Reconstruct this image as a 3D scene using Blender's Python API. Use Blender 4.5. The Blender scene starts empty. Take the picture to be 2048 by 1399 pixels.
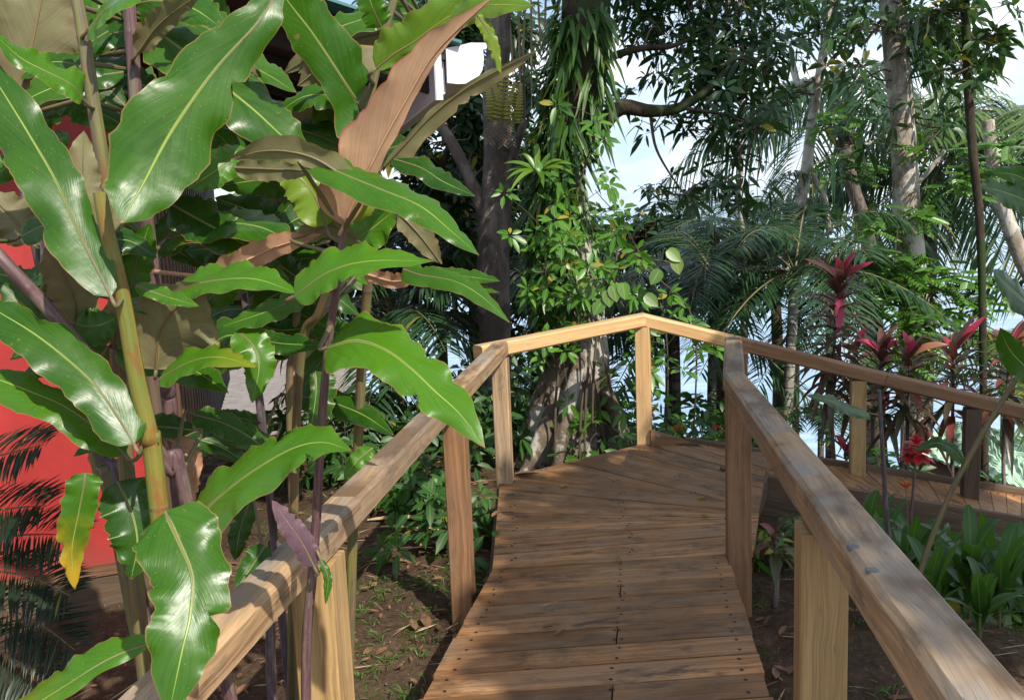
import bpy, math, random
import numpy as np
from mathutils import Vector
random.seed(7)
rng = np.random.default_rng(11)
R = math.radians
scene = bpy.context.scene
COL = scene.collection

# ------------------------------------------------------------------ camera, sky, sun, exposure
IMW, IMH, FPX = 2048.0, 1399.0, 1800.0
PITCH, ROLL = math.atan((699.5 - 440) / FPX), R(2.3)
cF = np.array([0, math.cos(PITCH), -math.sin(PITCH)])
cU0 = np.array([0, math.sin(PITCH), math.cos(PITCH)])
cR = math.cos(ROLL) * np.array([1., 0, 0]) - math.sin(ROLL) * cU0
cU = math.cos(ROLL) * cU0 + math.sin(ROLL) * np.array([1., 0, 0])
EYE = np.array([0, 0, 1.64])
cam = bpy.data.cameras.new('camera')
cam.sensor_width = 36.0
cam.lens = 36.0 * FPX / IMW
cam.clip_start, cam.clip_end = 0.05, 20000
camo = bpy.data.objects.new('camera', cam)
COL.objects.link(camo)
from mathutils import Matrix
m = Matrix(((cR[0], cU[0], -cF[0], EYE[0]), (cR[1], cU[1], -cF[1], EYE[1]), (cR[2], cU[2], -cF[2], EYE[2]), (0, 0, 0, 1)))
camo.matrix_world = m
scene.camera = camo

SUN = np.array([0.42, -0.66, 0.74]); SUN = SUN / np.linalg.norm(SUN)
sun_el = math.asin(SUN[2]); sun_az = math.atan2(SUN[0], SUN[1])
world = bpy.data.worlds.new('World'); scene.world = world; world.use_nodes = True
nt = world.node_tree; nt.nodes.clear()
def wn(t, **k):
    n = nt.nodes.new(t)
    for a, b in k.items(): setattr(n, a, b)
    return n
sky = wn('ShaderNodeTexSky', sky_type='NISHITA', sun_disc=False, sun_elevation=sun_el, sun_rotation=sun_az, air_density=1.0, dust_density=1.0)
bg = wn('ShaderNodeBackground'); bg.inputs[1].default_value = 0.125
# bright cumulus over the sea: clouds placed by direction in the sky
tc = wn('ShaderNodeTexCoord'); mp = wn('ShaderNodeMapping'); mp.inputs['Scale'].default_value = (3.0, 3.0, 7.0)
nz = wn('ShaderNodeTexNoise'); nz.inputs['Scale'].default_value = 1.3; nz.inputs['Detail'].default_value = 6; nz.inputs['Roughness'].default_value = .55
rp = wn('ShaderNodeValToRGB'); rp.color_ramp.elements[0].position = .40; rp.color_ramp.elements[1].position = .60
mx = wn('ShaderNodeMix', data_type='RGBA'); cl_ = wn('ShaderNodeMix', data_type='RGBA'); cl_.inputs[6].default_value = (4.1, 5.3, 6.9, 1); cl_.inputs[7].default_value = (8.6, 9.0, 9.6, 1)
nt.links.new(tc.outputs['Generated'], mp.inputs['Vector']); nt.links.new(mp.outputs[0], nz.inputs['Vector'])
nt.links.new(nz.outputs[0], rp.inputs[0]); nt.links.new(rp.outputs[0], mx.inputs[0])
nt.links.new(sky.outputs[0], mx.inputs[6]); nt.links.new(mx.outputs[2], bg.inputs[0])
sp_ = wn('ShaderNodeSeparateXYZ'); nt.links.new(tc.outputs['Generated'], sp_.inputs[0])
mr = wn('ShaderNodeMapRange', interpolation_type='SMOOTHSTEP'); mr.inputs['From Min'].default_value = .30; mr.inputs['From Max'].default_value = .02
nt.links.new(sp_.outputs[2], mr.inputs[0])
mxx = wn('ShaderNodeMath', operation='MAXIMUM'); ml = wn('ShaderNodeMath', operation='MULTIPLY'); ml.inputs[1].default_value = .8
nt.links.new(mr.outputs[0], ml.inputs[0]); nt.links.new(ml.outputs[0], mxx.inputs[0]); nt.links.new(rp.outputs[0], mxx.inputs[1]); nt.links.new(mxx.outputs[0], mx.inputs[0])
nt.links.new(rp.outputs[0], cl_.inputs[0]); nt.links.new(cl_.outputs[2], mx.inputs[7])
ow = wn('ShaderNodeOutputWorld'); nt.links.new(bg.outputs[0], ow.inputs[0])
sl = bpy.data.lights.new('sun', 'SUN'); sl.energy = 4.5; sl.angle = R(0.53); sl.color = (1.0, 0.93, 0.82)
so = bpy.data.objects.new('sun', sl); COL.objects.link(so)
so.rotation_euler = Vector(-SUN).to_track_quat('-Z', 'Y').to_euler()
vs = scene.view_settings
vs.view_transform = 'Standard'; vs.look = 'None'; vs.gamma = 1.0; vs.exposure = 0.52; vs.use_curve_mapping = False
try:
    scene.cycles.max_bounces = 6; scene.cycles.transparent_max_bounces = 4
except Exception: pass

# ------------------------------------------------------------------ survey helpers (photo pixel + distance -> point in the place)
def ray(px, py): return cF + (px - 1024) / FPX * cR - (py - 699.5) / FPX * cU
def W(px, py, d):
    v = ray(px, py); return EYE + v * d / v[1]
def PZ(px, py, z):
    v = ray(px, py); return EYE + v * (z - EYE[2]) / v[2]
def nrm(v):
    v = np.asarray(v, float); return v / (np.linalg.norm(v, axis=-1, keepdims=True) + 1e-12)
def catmull(P, n):
    P = np.asarray(P, float)
    if len(P) == 2: return P[0] + (P[1] - P[0]) * np.linspace(0, 1, n)[:, None]
    Q = np.vstack([2 * P[0] - P[1], P, 2 * P[-1] - P[-2]])
    s = np.linspace(0, len(P) - 1 - 1e-9, n); i = s.astype(int); t = (s - i)[:, None]
    a, b, c, d = Q[i], Q[i + 1], Q[i + 2], Q[i + 3]
    return .5 * (2 * b + (c - a) * t + (2 * a - 5 * b + 4 * c - d) * t ** 2 + (3 * b - a - 3 * c + d) * t ** 3)

ORG = {}
class MB:
    def __init__(s): s.v = []; s.f = []; s.uv = []; s.c = []; s.n = 0
    def add(s, v, faces, uv=None, tint=(.5, 0, .5), mat=0):
        v = np.asarray(v, float).reshape(-1, 3); n = len(v)
        s.v.append(v)
        s.uv.append(np.zeros((n, 2)) if uv is None else np.asarray(uv, float).reshape(-1, 2))
        t = np.asarray(tint, float)
        s.c.append(np.tile(t, (n, 1)) if t.ndim == 1 else t)
        groups = {}
        if isinstance(faces, np.ndarray): groups[faces.shape[1]] = faces
        else:
            for f in faces: groups.setdefault(len(f), []).append(f)
        for k, g in groups.items(): s.f.append((np.asarray(g, int) + s.n, mat))
        s.n += n
    def build(s, name, mats, parent=None, smooth=True):
        if not isinstance(mats, (list, tuple)): mats = [mats]
        me = bpy.data.meshes.new(name)
        v = np.vstack(s.v); uv = np.vstack(s.uv); c = np.vstack(s.c)
        if parent is not None: v = v - ORG[parent.name]
        loops = np.concatenate([g.ravel() for g, _ in s.f])
        tot = np.concatenate([np.full(len(g), g.shape[1]) for g, _ in s.f])
        mi = np.concatenate([np.full(len(g), k) for g, k in s.f])
        me.vertices.add(len(v)); me.vertices.foreach_set('co', v.astype(np.float32).ravel())
        me.loops.add(len(loops)); me.loops.foreach_set('vertex_index', loops.astype(np.int32))
        me.polygons.add(len(tot))
        st = np.concatenate([[0], np.cumsum(tot)[:-1]])
        me.polygons.foreach_set('loop_start', st.astype(np.int32))
        me.polygons.foreach_set('material_index', mi.astype(np.int32))
        me.polygons.foreach_set('use_smooth', np.full(len(tot), smooth))
        l = me.uv_layers.new(name='UVMap'); l.data.foreach_set('uv', uv[loops].astype(np.float32).ravel())
        a = me.attributes.new('tint', 'FLOAT_COLOR', 'POINT')
        a.data.foreach_set('color', np.hstack([c, np.ones((len(c), 1))]).astype(np.float32).ravel())
        me.update(calc_edges=True); me.validate()
        for mt in mats: me.materials.append(mt)
        o = bpy.data.objects.new(name, me); COL.objects.link(o)
        if parent is not None: o.parent = parent; ORG[o.name] = ORG[parent.name]
        else: ORG[o.name] = np.zeros(3)
        return o
def tag(o, label=None, cat=None, group=None, kind=None):
    if label: o['label'] = label
    if cat: o['category'] = cat
    if group: o['group'] = group
    if kind: o['kind'] = kind
    return o
def thing(name, loc, label, cat, group=None):
    o = bpy.data.objects.new(name, None); COL.objects.link(o); o.location = tuple(loc)
    o.empty_display_size = .1
    ORG[o.name] = np.asarray(loc, float)
    return tag(o, label, cat, group)

def leaves(mb, base, d, n, L, wd, droop=0.1, fold=.25, tint=None, mat=0, shape=(.42, .75)):
    """many small leaves at once: 8 vertices each, folded on the midrib, bent down by their weight"""
    base = np.atleast_2d(base); N = len(base)
    d = nrm(np.broadcast_to(d, (N, 3))); n = np.broadcast_to(n, (N, 3))
    n = nrm(n - d * np.sum(n * d, 1, keepdims=True)); s = np.cross(d, n)
    L = np.broadcast_to(np.asarray(L, float), (N,))[:, None]; wd = np.broadcast_to(np.asarray(wd, float), (N,))[:, None]
    dr = np.broadcast_to(np.asarray(droop, float), (N,))[:, None]
    z = np.array([0, 0, -1.])
    def P(t, side, w): return base + d * L * t + s * side * wd * w + n * abs(side) * wd * w * fold + z * dr * L * t * t
    h1, h2 = .3, .68
    V = np.stack([base, P(h1, -1, shape[0]), P(h1, 0, 0), P(h1, 1, shape[0]), P(h2, -1, shape[1] * .55), P(h2, 0, 0), P(h2, 1, shape[1] * .55), P(1, 0, 0)], 1)
    uv = np.array([[0, .5], [h1, 0], [h1, .5], [h1, 1], [h2, .1], [h2, .5], [h2, .9], [1, .5]])
    i0 = (np.arange(N) * 8)[:, None]
    tri = np.concatenate([i0 + np.array(q) for q in ((0, 3, 2), (0, 2, 1), (5, 6, 7), (4, 5, 7))])
    quad = np.concatenate([i0 + np.array(q) for q in ((2, 3, 6, 5), (1, 2, 5, 4))])
    if tint is None: tint = np.stack([rng.uniform(.1, .9, N), np.zeros(N), rng.random(N)], 1)
    tint = np.broadcast_to(np.asarray(tint, float), (N, 3))
    mb.v.append(V.reshape(-1, 3)); mb.uv.append(np.tile(uv, (N, 1))); mb.c.append(np.repeat(tint, 8, 0))
    mb.f.append((tri + mb.n, mat)); mb.f.append((quad + mb.n, mat)); mb.n += N * 8

def tube(mb, pts, rad, seg=8, tint=(.5, 0, .5), mat=0, n=None, lump=0.0, cap=True):
    pts = np.asarray(pts, float); rad = np.asarray(rad, float)
    if n:
        s = np.linspace(0, 1, len(rad)); pts = catmull(pts, n); rad = np.interp(np.linspace(0, 1, n), s, rad)
    k = len(pts); T = nrm(np.gradient(pts, axis=0))
    ref = np.array([1., 0, 0]) if abs(T[0][0]) < .8 else np.array([0, 1., 0])
    A = np.zeros((k, 3)); a = ref
    for i in range(k):
        a = nrm(a - T[i] * (a @ T[i])); A[i] = a
    B = np.cross(T, A); th = np.linspace(0, 2 * np.pi, seg + 1)
    rr = rad[:, None] * np.ones((k, seg + 1))
    if lump:
        ph = rng.uniform(0, 6, 4)
        zz = np.cumsum(np.r_[0, np.linalg.norm(np.diff(pts, axis=0), axis=1)])[:, None]
        rr = rr * (1 + lump * (np.sin(2 * th + ph[0] + zz * 2.1) * .5 + np.sin(3 * th + ph[1] - zz * 3.7) * .35 + np.sin(th * 5 + ph[2] + zz * 9) * .2))
    V = pts[:, None] + rr[..., None] * (np.cos(th)[None, :, None] * A[:, None] + np.sin(th)[None, :, None] * B[:, None])
    ln = np.cumsum(np.r_[0, np.linalg.norm(np.diff(pts, axis=0), axis=1)])
    uv = np.stack([np.repeat(ln, seg + 1), np.tile(th / (2 * np.pi), k)], 1)
    i = np.arange(k - 1)[:, None] * (seg + 1) + np.arange(seg)[None]
    f = np.stack([i, i + 1, i + seg + 2, i + seg + 1], -1).reshape(-1, 4)
    mb.add(V, f, uv, tint, mat)
    if cap:
        for e in (0, k - 1):
            ring = V[e][:-1]; idx = list(range(seg))
            mb.add(ring, [idx if e else idx[::-1]], np.tile([ln[e], .5], (seg, 1)), tint, mat)

def beam(mb, p0, p1, w, h, up=(0, 0, 1), ch=.006, tint=None, mat=0, nseg=5, cut0=None, cut1=None):
    """a sawn timber: chamfered section, its grain along its own length; ends can be mitred by a normal"""
    p0 = np.asarray(p0, float); p1 = np.asarray(p1, float)
    if tint is None: tint = (random.random(), random.random(), random.random())
    t = nrm(p1 - p0); up = nrm(np.asarray(up, float) - t * (np.asarray(up, float) @ t)); s = np.cross(t, up)
    a, b = w / 2, h / 2
    sec = np.array([(-a, -b + ch), (-a + ch, -b), (a - ch, -b), (a, -b + ch), (a, b - ch), (a - ch, b), (-a + ch, b), (-a, b - ch)])
    per = np.r_[0, np.cumsum(np.linalg.norm(np.diff(np.vstack([sec, sec[:1]]), axis=0), axis=1))]
    sec = np.vstack([sec, sec[:1]]); L = np.linalg.norm(p1 - p0)
    off = sec[:, 0:1] * s + sec[:, 1:2] * up
    A = p0 + off; B = p1 + off
    if cut0 is not None: A = A - t * ((A - p0) @ nrm(cut0) / (t @ nrm(cut0)))[:, None]
    if cut1 is not None: B = B - t * ((B - p1) @ nrm(cut1) / (t @ nrm(cut1)))[:, None]
    q = np.linspace(0, 1, nseg + 1)
    V = A[None] + (B - A)[None] * q[:, None, None]
    uo = random.uniform(0, 50)
    uv = np.stack([uo + ((V - p0) @ t).ravel(), np.tile(per + random.uniform(0, 9), nseg + 1)], 1)
    i = np.arange(nseg)[:, None] * 9 + np.arange(8)[None]
    f = np.stack([i, i + 1, i + 10, i + 9], -1).reshape(-1, 4)
    mb.add(V, f, uv, tint, mat)
    uve = np.stack([sec[:8, 0] * .15 + uo, sec[:8, 1] + 3], 1)
    mb.add(A[:8], [tuple(range(7, -1, -1))], uve, tint, mat); mb.add(B[:8], [tuple(range(8))], uve, tint, mat)

def prism(mb, poly, z0, z1, tint=(.5, .5, .5), mat=0, grain=None):
    poly = np.asarray(poly, float); n = len(poly)
    g = nrm(grain) if grain is not None else np.array([1., 0, 0])
    gp = np.array([-g[1], g[0], 0])
    bot = np.c_[poly[:, :2], poly[:, 2] + z0]; top = np.c_[poly[:, :2], poly[:, 2] + z1]
    o = random.uniform(0, 60), random.uniform(0, 9)
    uvt = np.stack([poly @ g + o[0], poly @ gp + o[1]], 1)
    mb.add(top, [tuple(range(n))], uvt, tint, mat); mb.add(bot, [tuple(range(n - 1, -1, -1))], uvt, tint, mat)
    for i in range(n):
        j = (i + 1) % n
        q = np.array([bot[i], bot[j], top[j], top[i]])
        u = np.stack([q @ g + o[0], q @ gp + q[:, 2] + o[1]], 1)
        mb.add(q, [(0, 1, 2, 3)], u, tint, mat)
def box(mb, c, s, ax=None, tint=(.5, .5, .5), mat=0):
    c = np.asarray(c, float); ax = np.eye(3) if ax is None else ax
    beam(mb, c - ax[2] * s[2] / 2, c + ax[2] * s[2] / 2, s[0], s[1], up=ax[1], ch=min(s) * .03, tint=tint, mat=mat, nseg=1)

# ------------------------------------------------------------------ materials
class M_:
    def __init__(s, name):
        s.m = bpy.data.materials.new(name); s.m.use_nodes = True; s.t = s.m.node_tree; s.t.nodes.clear()
        s.out = s.t.nodes.new('ShaderNodeOutputMaterial')
    def n(s, typ, ins=None, **k):
        n = s.t.nodes.new(typ)
        for a, b in k.items(): setattr(n, a, b)
        for a, b in (ins or {}).items():
            i = n.inputs[a]
            if hasattr(b, 'is_output') or isinstance(b, bpy.types.NodeSocket): s.t.links.new(b, i)
            else: i.default_value = b
        return n
    def math(s, op, a, b=0.0, c=None):
        n = s.n('ShaderNodeMath', {0: a, 1: b}, operation=op)
        if c is not None:
            if isinstance(c, bpy.types.NodeSocket): s.t.links.new(c, n.inputs[2])
            else: n.inputs[2].default_value = c
        return n.outputs[0]
    def ss(s, x, a, b):
        n = s.n('ShaderNodeMapRange', {'Value': x, 'From Min': a, 'From Max': b}, interpolation_type='SMOOTHSTEP'); return n.outputs[0]
    def mix(s, f, a, b, mode='MIX'):
        n = s.n('ShaderNodeMix', data_type='RGBA', blend_type=mode)
        for k, v in (('Factor', f), ('A', a), ('B', b)):
            i = [x for x in n.inputs if x.name == k and (x.type == 'RGBA' or k == 'Factor')][0]
            if isinstance(v, bpy.types.NodeSocket): s.t.links.new(v, i)
            elif k == 'Factor': i.default_value = v
            else: i.default_value = (*v[:3], 1)
        return [o for o in n.outputs if o.type == 'RGBA'][0]
    def noise(s, vec, scale, detail=4, rough=.55, dist=0.0):
        return s.n('ShaderNodeTexNoise', {'Vector': vec, 'Scale': scale, 'Detail': detail, 'Roughness': rough, 'Distortion': dist}).outputs['Fac']
    def ramp(s, x, stops):
        n = s.n('ShaderNodeValToRGB', {0: x}); r = n.color_ramp
        while len(r.elements) > 1: r.elements.remove(r.elements[0])
        r.elements[0].position = stops[0][0]; r.elements[0].color = (*stops[0][1], 1)
        for p, c in stops[1:]:
            e = r.elements.new(p); e.color = (*c, 1)
        return n.outputs[0]
    def uv(s):
        u = s.n('ShaderNodeUVMap').outputs[0]; x = s.n('ShaderNodeSeparateXYZ', {0: u}); return u, x.outputs[0], x.outputs[1]
    def pos(s): return s.n('ShaderNodeNewGeometry').outputs['Position']
    def tint(s):
        a = s.n('ShaderNodeAttribute', attribute_name='tint'); x = s.n('ShaderNodeSeparateXYZ', {0: a.outputs['Vector']}); return x.outputs[0], x.outputs[1], x.outputs[2]
    def vec(s, x, y, z=0.0): return s.n('ShaderNodeCombineXYZ', {0: x, 1: y, 2: z}).outputs[0]
    def bump(s, h, strength=.3, dist=.01): return s.n('ShaderNodeBump', {'Height': h, 'Strength': strength, 'Distance': dist}).outputs[0]
    def pbr(s, col, rough=.6, normal=None, spec=.5, coat=0.0, trans=None, tfac=0.0, metal=0.0):
        d = {'Base Color': col if isinstance(col, bpy.types.NodeSocket) else (*col, 1), 'Roughness': rough, 'Specular IOR Level': spec, 'Metallic': metal}
        if coat: d['Coat Weight'] = coat; d['Coat Roughness'] = .12
        if normal is not None: d['Normal'] = normal
        b = s.n('ShaderNodeBsdfPrincipled', d); o = b.outputs[0]
        if tfac:
            tr = s.n('ShaderNodeBsdfTranslucent', {'Color': trans if isinstance(trans, bpy.types.NodeSocket) else (*trans, 1)})
            o = s.n('ShaderNodeMixShader', {0: tfac, 1: o, 2: tr.outputs[0]}).outputs[0]
        s.t.links.new(o, s.out.inputs[0]); return s.m

def wood(name, light, dark, grey, greyamt, rough=.62, contrast=1.0, stain=.3, wet=0.0, grime=0.0, vary=.5):
    k = M_(name); _, u, v = k.uv(); tx, ty, tz = k.tint()
    seed = k.math('MULTIPLY', tz, 37.0)
    warp = k.noise(k.vec(k.math('MULTIPLY', u, 1.6), k.math('MULTIPLY', v, 5.0), seed), 1.0, 3)
    vv = k.math('ADD', k.math('MULTIPLY', v, 46.0), k.math('MULTIPLY', warp, 4.0))
    g1 = k.noise(k.vec(k.math('MULTIPLY', u, 1.1), vv, seed), 1.0, 4, .6)
    g2 = k.noise(k.vec(k.math('MULTIPLY', u, 5.0), k.math('MULTIPLY', vv, 5.0), seed), 1.0, 3, .6)
    gg = k.math('ADD', k.math('MULTIPLY', g1, .58), k.math('MULTIPLY', g2, .42))
    c = k.ramp(gg, [(.36, dark), (.5, tuple((a + b) / 2 for a, b in zip(light, dark))), (.63, light)])
    tone = k.math('ADD', 1.0 - vary * .5, k.math('MULTIPLY', tx, vary))
    c = k.mix(1.0, c, k.n('ShaderNodeCombineColor', {0: tone, 1: tone, 2: tone}).outputs[0], 'MULTIPLY')
    big = k.noise(k.vec(k.math('MULTIPLY', u, 2.2), k.math('MULTIPLY', v, 6.0), k.math('ADD', seed, 9.0)), 1.0, 5, .65)
    up = k.n('ShaderNodeSeparateXYZ', {0: k.n('ShaderNodeNewGeometry').outputs['Normal']}).outputs[2]
    gf = k.math('MULTIPLY', k.ss(big, .38, .66), k.math('MULTIPLY', greyamt, k.math('ADD', .35, k.math('MULTIPLY', k.math('MAXIMUM', up, 0.0), .65))))
    c = k.mix(gf, c, grey)
    if grime:
        gp_ = k.pos(); q1 = k.noise(gp_, 5.5, 5, .68); q2 = k.noise(gp_, 2.2, 4, .6); q3 = k.noise(k.n('ShaderNodeMapping', {'Vector': gp_, 'Rotation': (0, 0, .6), 'Scale': (9, 130, 1)}).outputs[0], 1.0, 2, .5)
        c = k.mix(k.math('MULTIPLY', k.ss(q1, .52, .66), grime), c, (.055, .05, .034))
        c = k.mix(k.math('MULTIPLY', k.ss(q2, .52, .68), grime * .7), c, (.20, .165, .12))
        c = k.mix(k.math('MULTIPLY', k.ss(q3, .66, .74), .28), c, (.40, .30, .2))
    wp = k.noise(k.vec(k.math('MULTIPLY', u, 1.5), k.math('MULTIPLY', v, 3.0), k.math('ADD', seed, 77.0)), 1.0, 4, .6)
    c = k.mix(k.math('MULTIPLY', k.ss(wp, .50, .60), k.math('MULTIPLY', wet, k.math('ADD', .3, k.math('MULTIPLY', k.math('MAXIMUM', up, 0.0), .7)))), c, tuple(x * .62 for x in dark))
    st = k.noise(k.vec(k.math('MULTIPLY', u, 5.0), k.math('MULTIPLY', v, 14.0), k.math('ADD', seed, 21.0)), 1.0, 5, .7)
    c = k.mix(k.math('MULTIPLY', k.ss(st, .50, .72), stain), c, (.035, .026, .018))
    moss = k.noise(k.vec(k.math('MULTIPLY', u, 3.0), k.math('MULTIPLY', v, 3.0), k.math('ADD', seed, 40.0)), 1.0, 4, .6)
    c = k.mix(k.math('MULTIPLY', k.ss(moss, .60, .78), .35), c, (.05, .06, .02))
    crack = k.noise(k.vec(k.math('MULTIPLY', u, .9), k.math('MULTIPLY', vv, 2.6), k.math('ADD', seed, 60.0)), 1.0, 2, .5)
    cr = k.ss(k.math('ABSOLUTE', k.math('SUBTRACT', crack, .5)), .008, .0)
    cr = k.math('MULTIPLY', cr, k.ss(big, .45, .6))
    c = k.mix(k.math('MULTIPLY', cr, .5), c, (.02, .014, .009))
    h = k.math('SUBTRACT', k.math('ADD', k.math('MULTIPLY', gg, .6), k.math('MULTIPLY', st, .25)), k.math('MULTIPLY', cr, .6))
    ro = k.math('ADD', rough - .15, k.math('MULTIPLY', big, .3))
    return k.pbr(c, ro, k.bump(h, .55, .0035), .35)
M = {}
M['rail'] = wood('weathered_rail_wood', (.46, .31, .165), (.18, .10, .048), (.25, .225, .195), .95, stain=.55, wet=.75)
M['post'] = wood('ochre_post_wood', (.42, .28, .12), (.22, .13, .05), (.22, .19, .15), .25, stain=.2)
M['fresh'] = wood('honey_rail_wood', (.64, .41, .19), (.42, .245, .10), (.30, .26, .21), .45, stain=.12)
M['redpost'] = wood('reddish_post_wood', (.25, .135, .062), (.12, .058, .027), (.2, .17, .14), .3, stain=.3)
M['deck'] = wood('damp_deck_wood', (.42, .215, .085), (.15, .064, .022), (.24, .19, .135), .42, rough=.55, stain=.85, wet=.45, grime=.42, vary=.8)
M['dark'] = wood('dark_frame_wood', (.13, .08, .046), (.05, .031, .019), (.10, .09, .08), .5, stain=.5)
M['slat'] = wood('brown_slat_wood', (.20, .10, .05), (.07, .035, .018), (.12, .1, .08), .3, stain=.4)

def simple(name, col, rough=.6, var=.25, scale=6.0, bumpd=.002, spec=.4, metal=0.0):
    k = M_(name); p = k.pos(); n1 = k.noise(p, scale, 5, .6); n2 = k.noise(p, scale * 9, 3, .6)
    d = tuple(c * (1 - var) for c in col); l = tuple(min(1, c * (1 + var)) for c in col)
    c = k.ramp(k.math('ADD', k.math('MULTIPLY', n1, .7), k.math('MULTIPLY', n2, .3)), [(.3, d), (.7, l)])
    return k.pbr(c, rough, k.bump(n2, .3, bumpd), spec, metal=metal)
M['red'] = simple('red_painted_wall', (.34, .026, .022), .55, .22, 1.3, .001)
k = M_('red_painted_wall'); p = k.pos(); zz = k.n('ShaderNodeSeparateXYZ', {0: p}).outputs[2]
st = k.noise(k.n('ShaderNodeMapping', {'Vector': p, 'Scale': (9, 9, .8)}).outputs[0], 1.0, 5, .65); n1 = k.noise(p, 2.5, 5, .6); n2 = k.noise(p, 60, 3, .6)
c = k.mix(k.ss(n1, .35, .68), (.27, .02, .018), (.36, .03, .026)); c = k.mix(k.math('MULTIPLY', k.ss(st, .52, .72), .5), c, (.20, .022, .018))
c = k.mix(k.math('MULTIPLY', k.ss(k.math('ADD', zz, k.math('MULTIPLY', n1, .7)), .42, .15), .55), c, (.16, .06, .04))
M['red'] = k.pbr(c, .55, k.bump(n2, .25, .002), .35)
M['white'] = simple('white_gutter_plastic', (.66, .66, .67), .4, .05, 8, .0005)
M['steel'] = simple('galvanised_steel', (.12, .125, .13), .6, .3, 60, .0005)
M['nail'] = simple('rusty_nail', (.022, .013, .009), .7, .4, 80)
M['teal'] = simple('teal_roof_sheet', (.05, .17, .16), .45, .2, 5)
M['black'] = simple('dark_soffit_boards', (.03, .022, .018), .8, .3, 4)
M['dry'] = simple('dry_brown_leaf', (.16, .085, .042), .7, .75, 14, .003)
M['straw'] = simple('pale_dry_sheath', (.40, .30, .17), .7, .35, 18, .003)
M['hut'] = None
k = M_('pale_green_rusty_roof'); p = k.pos(); n1 = k.noise(p, 2.2, 6, .65)
M['hut'] = k.pbr(k.mix(k.ss(n1, .58, .64), k.mix(k.noise(p, 5, 4), (.30, .50, .36), (.42, .60, .46)), (.20, .06, .025)), .6)

def ginger(name, deep, bright, under, utrans, rib, margin, trans, gloss=.26):
    k = M_(name); _, u, v = k.uv(); tx, ty, tz = k.tint(); p = k.pos()
    av = k.math('ABSOLUTE', k.math('SUBTRACT', k.math('MULTIPLY', v, 2.0), 1.0))
    nbig = k.noise(p, 7.0, 4, .6)
    f = k.math('ADD', tx, k.math('MULTIPLY', k.math('SUBTRACT', nbig, .5), .9))
    c = k.mix(f, deep, bright)
    stripe = k.noise(k.vec(k.math('MULTIPLY', k.math('SUBTRACT', k.math('MULTIPLY', u, 3.2), av), 26.0), k.math('MULTIPLY', av, 1.2), tz), 1.0, 3, .6)
    c = k.mix(k.math('MULTIPLY', k.ss(stripe, .42, .68), .15), c, tuple(x * 1.35 for x in bright))
    c = k.mix(k.math('MULTIPLY', k.ss(stripe, .5, .3), .22), c, tuple(x * .6 for x in deep))
    yel = k.math('MULTIPLY', ty, k.ss(k.math('ADD', u, k.math('MULTIPLY', k.math('SUBTRACT', k.noise(p, 12.0, 5, .7), .5), .9)), .45, 1.0))
    c = k.mix(yel, c, (.42, .27, .02))
    sp = k.n('ShaderNodeTexVoronoi', {'Vector': p, 'Scale': 170.0}); keep = k.ss(k.n('ShaderNodeSeparateColor', {0: sp.outputs['Color']}).outputs[0], .78, .80)
    c = k.mix(k.math('MULTIPLY', k.math('MULTIPLY', k.ss(sp.outputs['Distance'], .17, .08), keep), .55), c, (.45, .5, .32))
    br = k.math('MULTIPLY', k.ss(k.noise(p, 24.0, 4, .6), .69, .75), .6)
    c = k.mix(br, c, (.25, .17, .05))
    ribw = k.math('SUBTRACT', .046, k.math('MULTIPLY', u, .034))
    ribm = k.ss(k.math('SUBTRACT', av, ribw), .022, -.012)
    c = k.mix(ribm, c, rib)
    c = k.mix(k.math('MULTIPLY', k.ss(av, .955, .985), .75), c, margin)
    tip = k.math('MULTIPLY', k.ss(k.math('ADD', u, k.math('MULTIPLY', k.noise(p, 40.0, 3), .06)), 1.0, 1.03), .8)
    c = k.mix(tip, c, (.22, .10, .035))
    cu = k.mix(k.ss(nbig, .35, .7), under, tuple(x * .72 for x in under))
    cu = k.mix(k.math('MULTIPLY', k.ss(stripe, .45, .65), .25), cu, tuple(min(1, x * 1.35) for x in under))
    cu = k.mix(k.math('MULTIPLY', k.ss(k.noise(p, 9.0, 5, .65), .48, .66), .55), cu, tuple(x * y for x, y in zip(under, (.9, .62, .66))))
    cu = k.mix(k.math('MULTIPLY', k.ss(stripe, .52, .36), .30), cu, tuple(x * .6 for x in under))
    cu = k.mix(ribm, cu, (.40, .24, .10)); cu = k.mix(k.math('MULTIPLY', k.ss(av, .93, .985), .7), cu, margin)
    bf = k.n('ShaderNodeNewGeometry').outputs['Backfacing']
    c = k.mix(bf, c, cu)
    t = k.mix(bf, trans, utrans); t = k.mix(yel, t, (.5, .3, .03)); t = k.mix(.5, t, c)
    h = k.math('ADD', k.math('ADD', k.math('MULTIPLY', stripe, .42), k.math('MULTIPLY', k.noise(p, 26.0, 3, .5), 1.1)), k.math('MULTIPLY', ribm, .9))
    ro = k.math('ADD', gloss, k.math('ADD', k.math('MULTIPLY', bf, .25), k.math('MULTIPLY', k.math('SUBTRACT', nbig, .4), .3)))
    return k.pbr(c, ro, k.bump(h, .35, .0022), .33, trans=t, tfac=.30)
M['ginger'] = ginger('ginger_leaf', (.009, .048, .006), (.066, .185, .008), (.21, .20, .095), (.19, .18, .06), (.30, .40, .08), (.26, .15, .05), (.17, .42, .015))
M['youngleaf'] = ginger('young_pink_leaf', (.05, .13, .02), (.16, .22, .04), (.52, .32, .19), (.40, .19, .09), (.5, .3, .15), (.42, .06, .06), (.35, .2, .06))
M['yellowleaf'] = ginger('yellow_green_leaf', (.06, .16, .015), (.17, .26, .02), (.16, .2, .05), (.3, .36, .04), (.42, .3, .05), (.36, .16, .05), (.40, .48, .03))
M['purpleleaf'] = ginger('purple_bract', (.09, .05, .07), (.20, .12, .14), (.22, .12, .13), (.2, .07, .1), (.28, .18, .18), (.3, .1, .12), (.25, .1, .1), .45)

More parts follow.
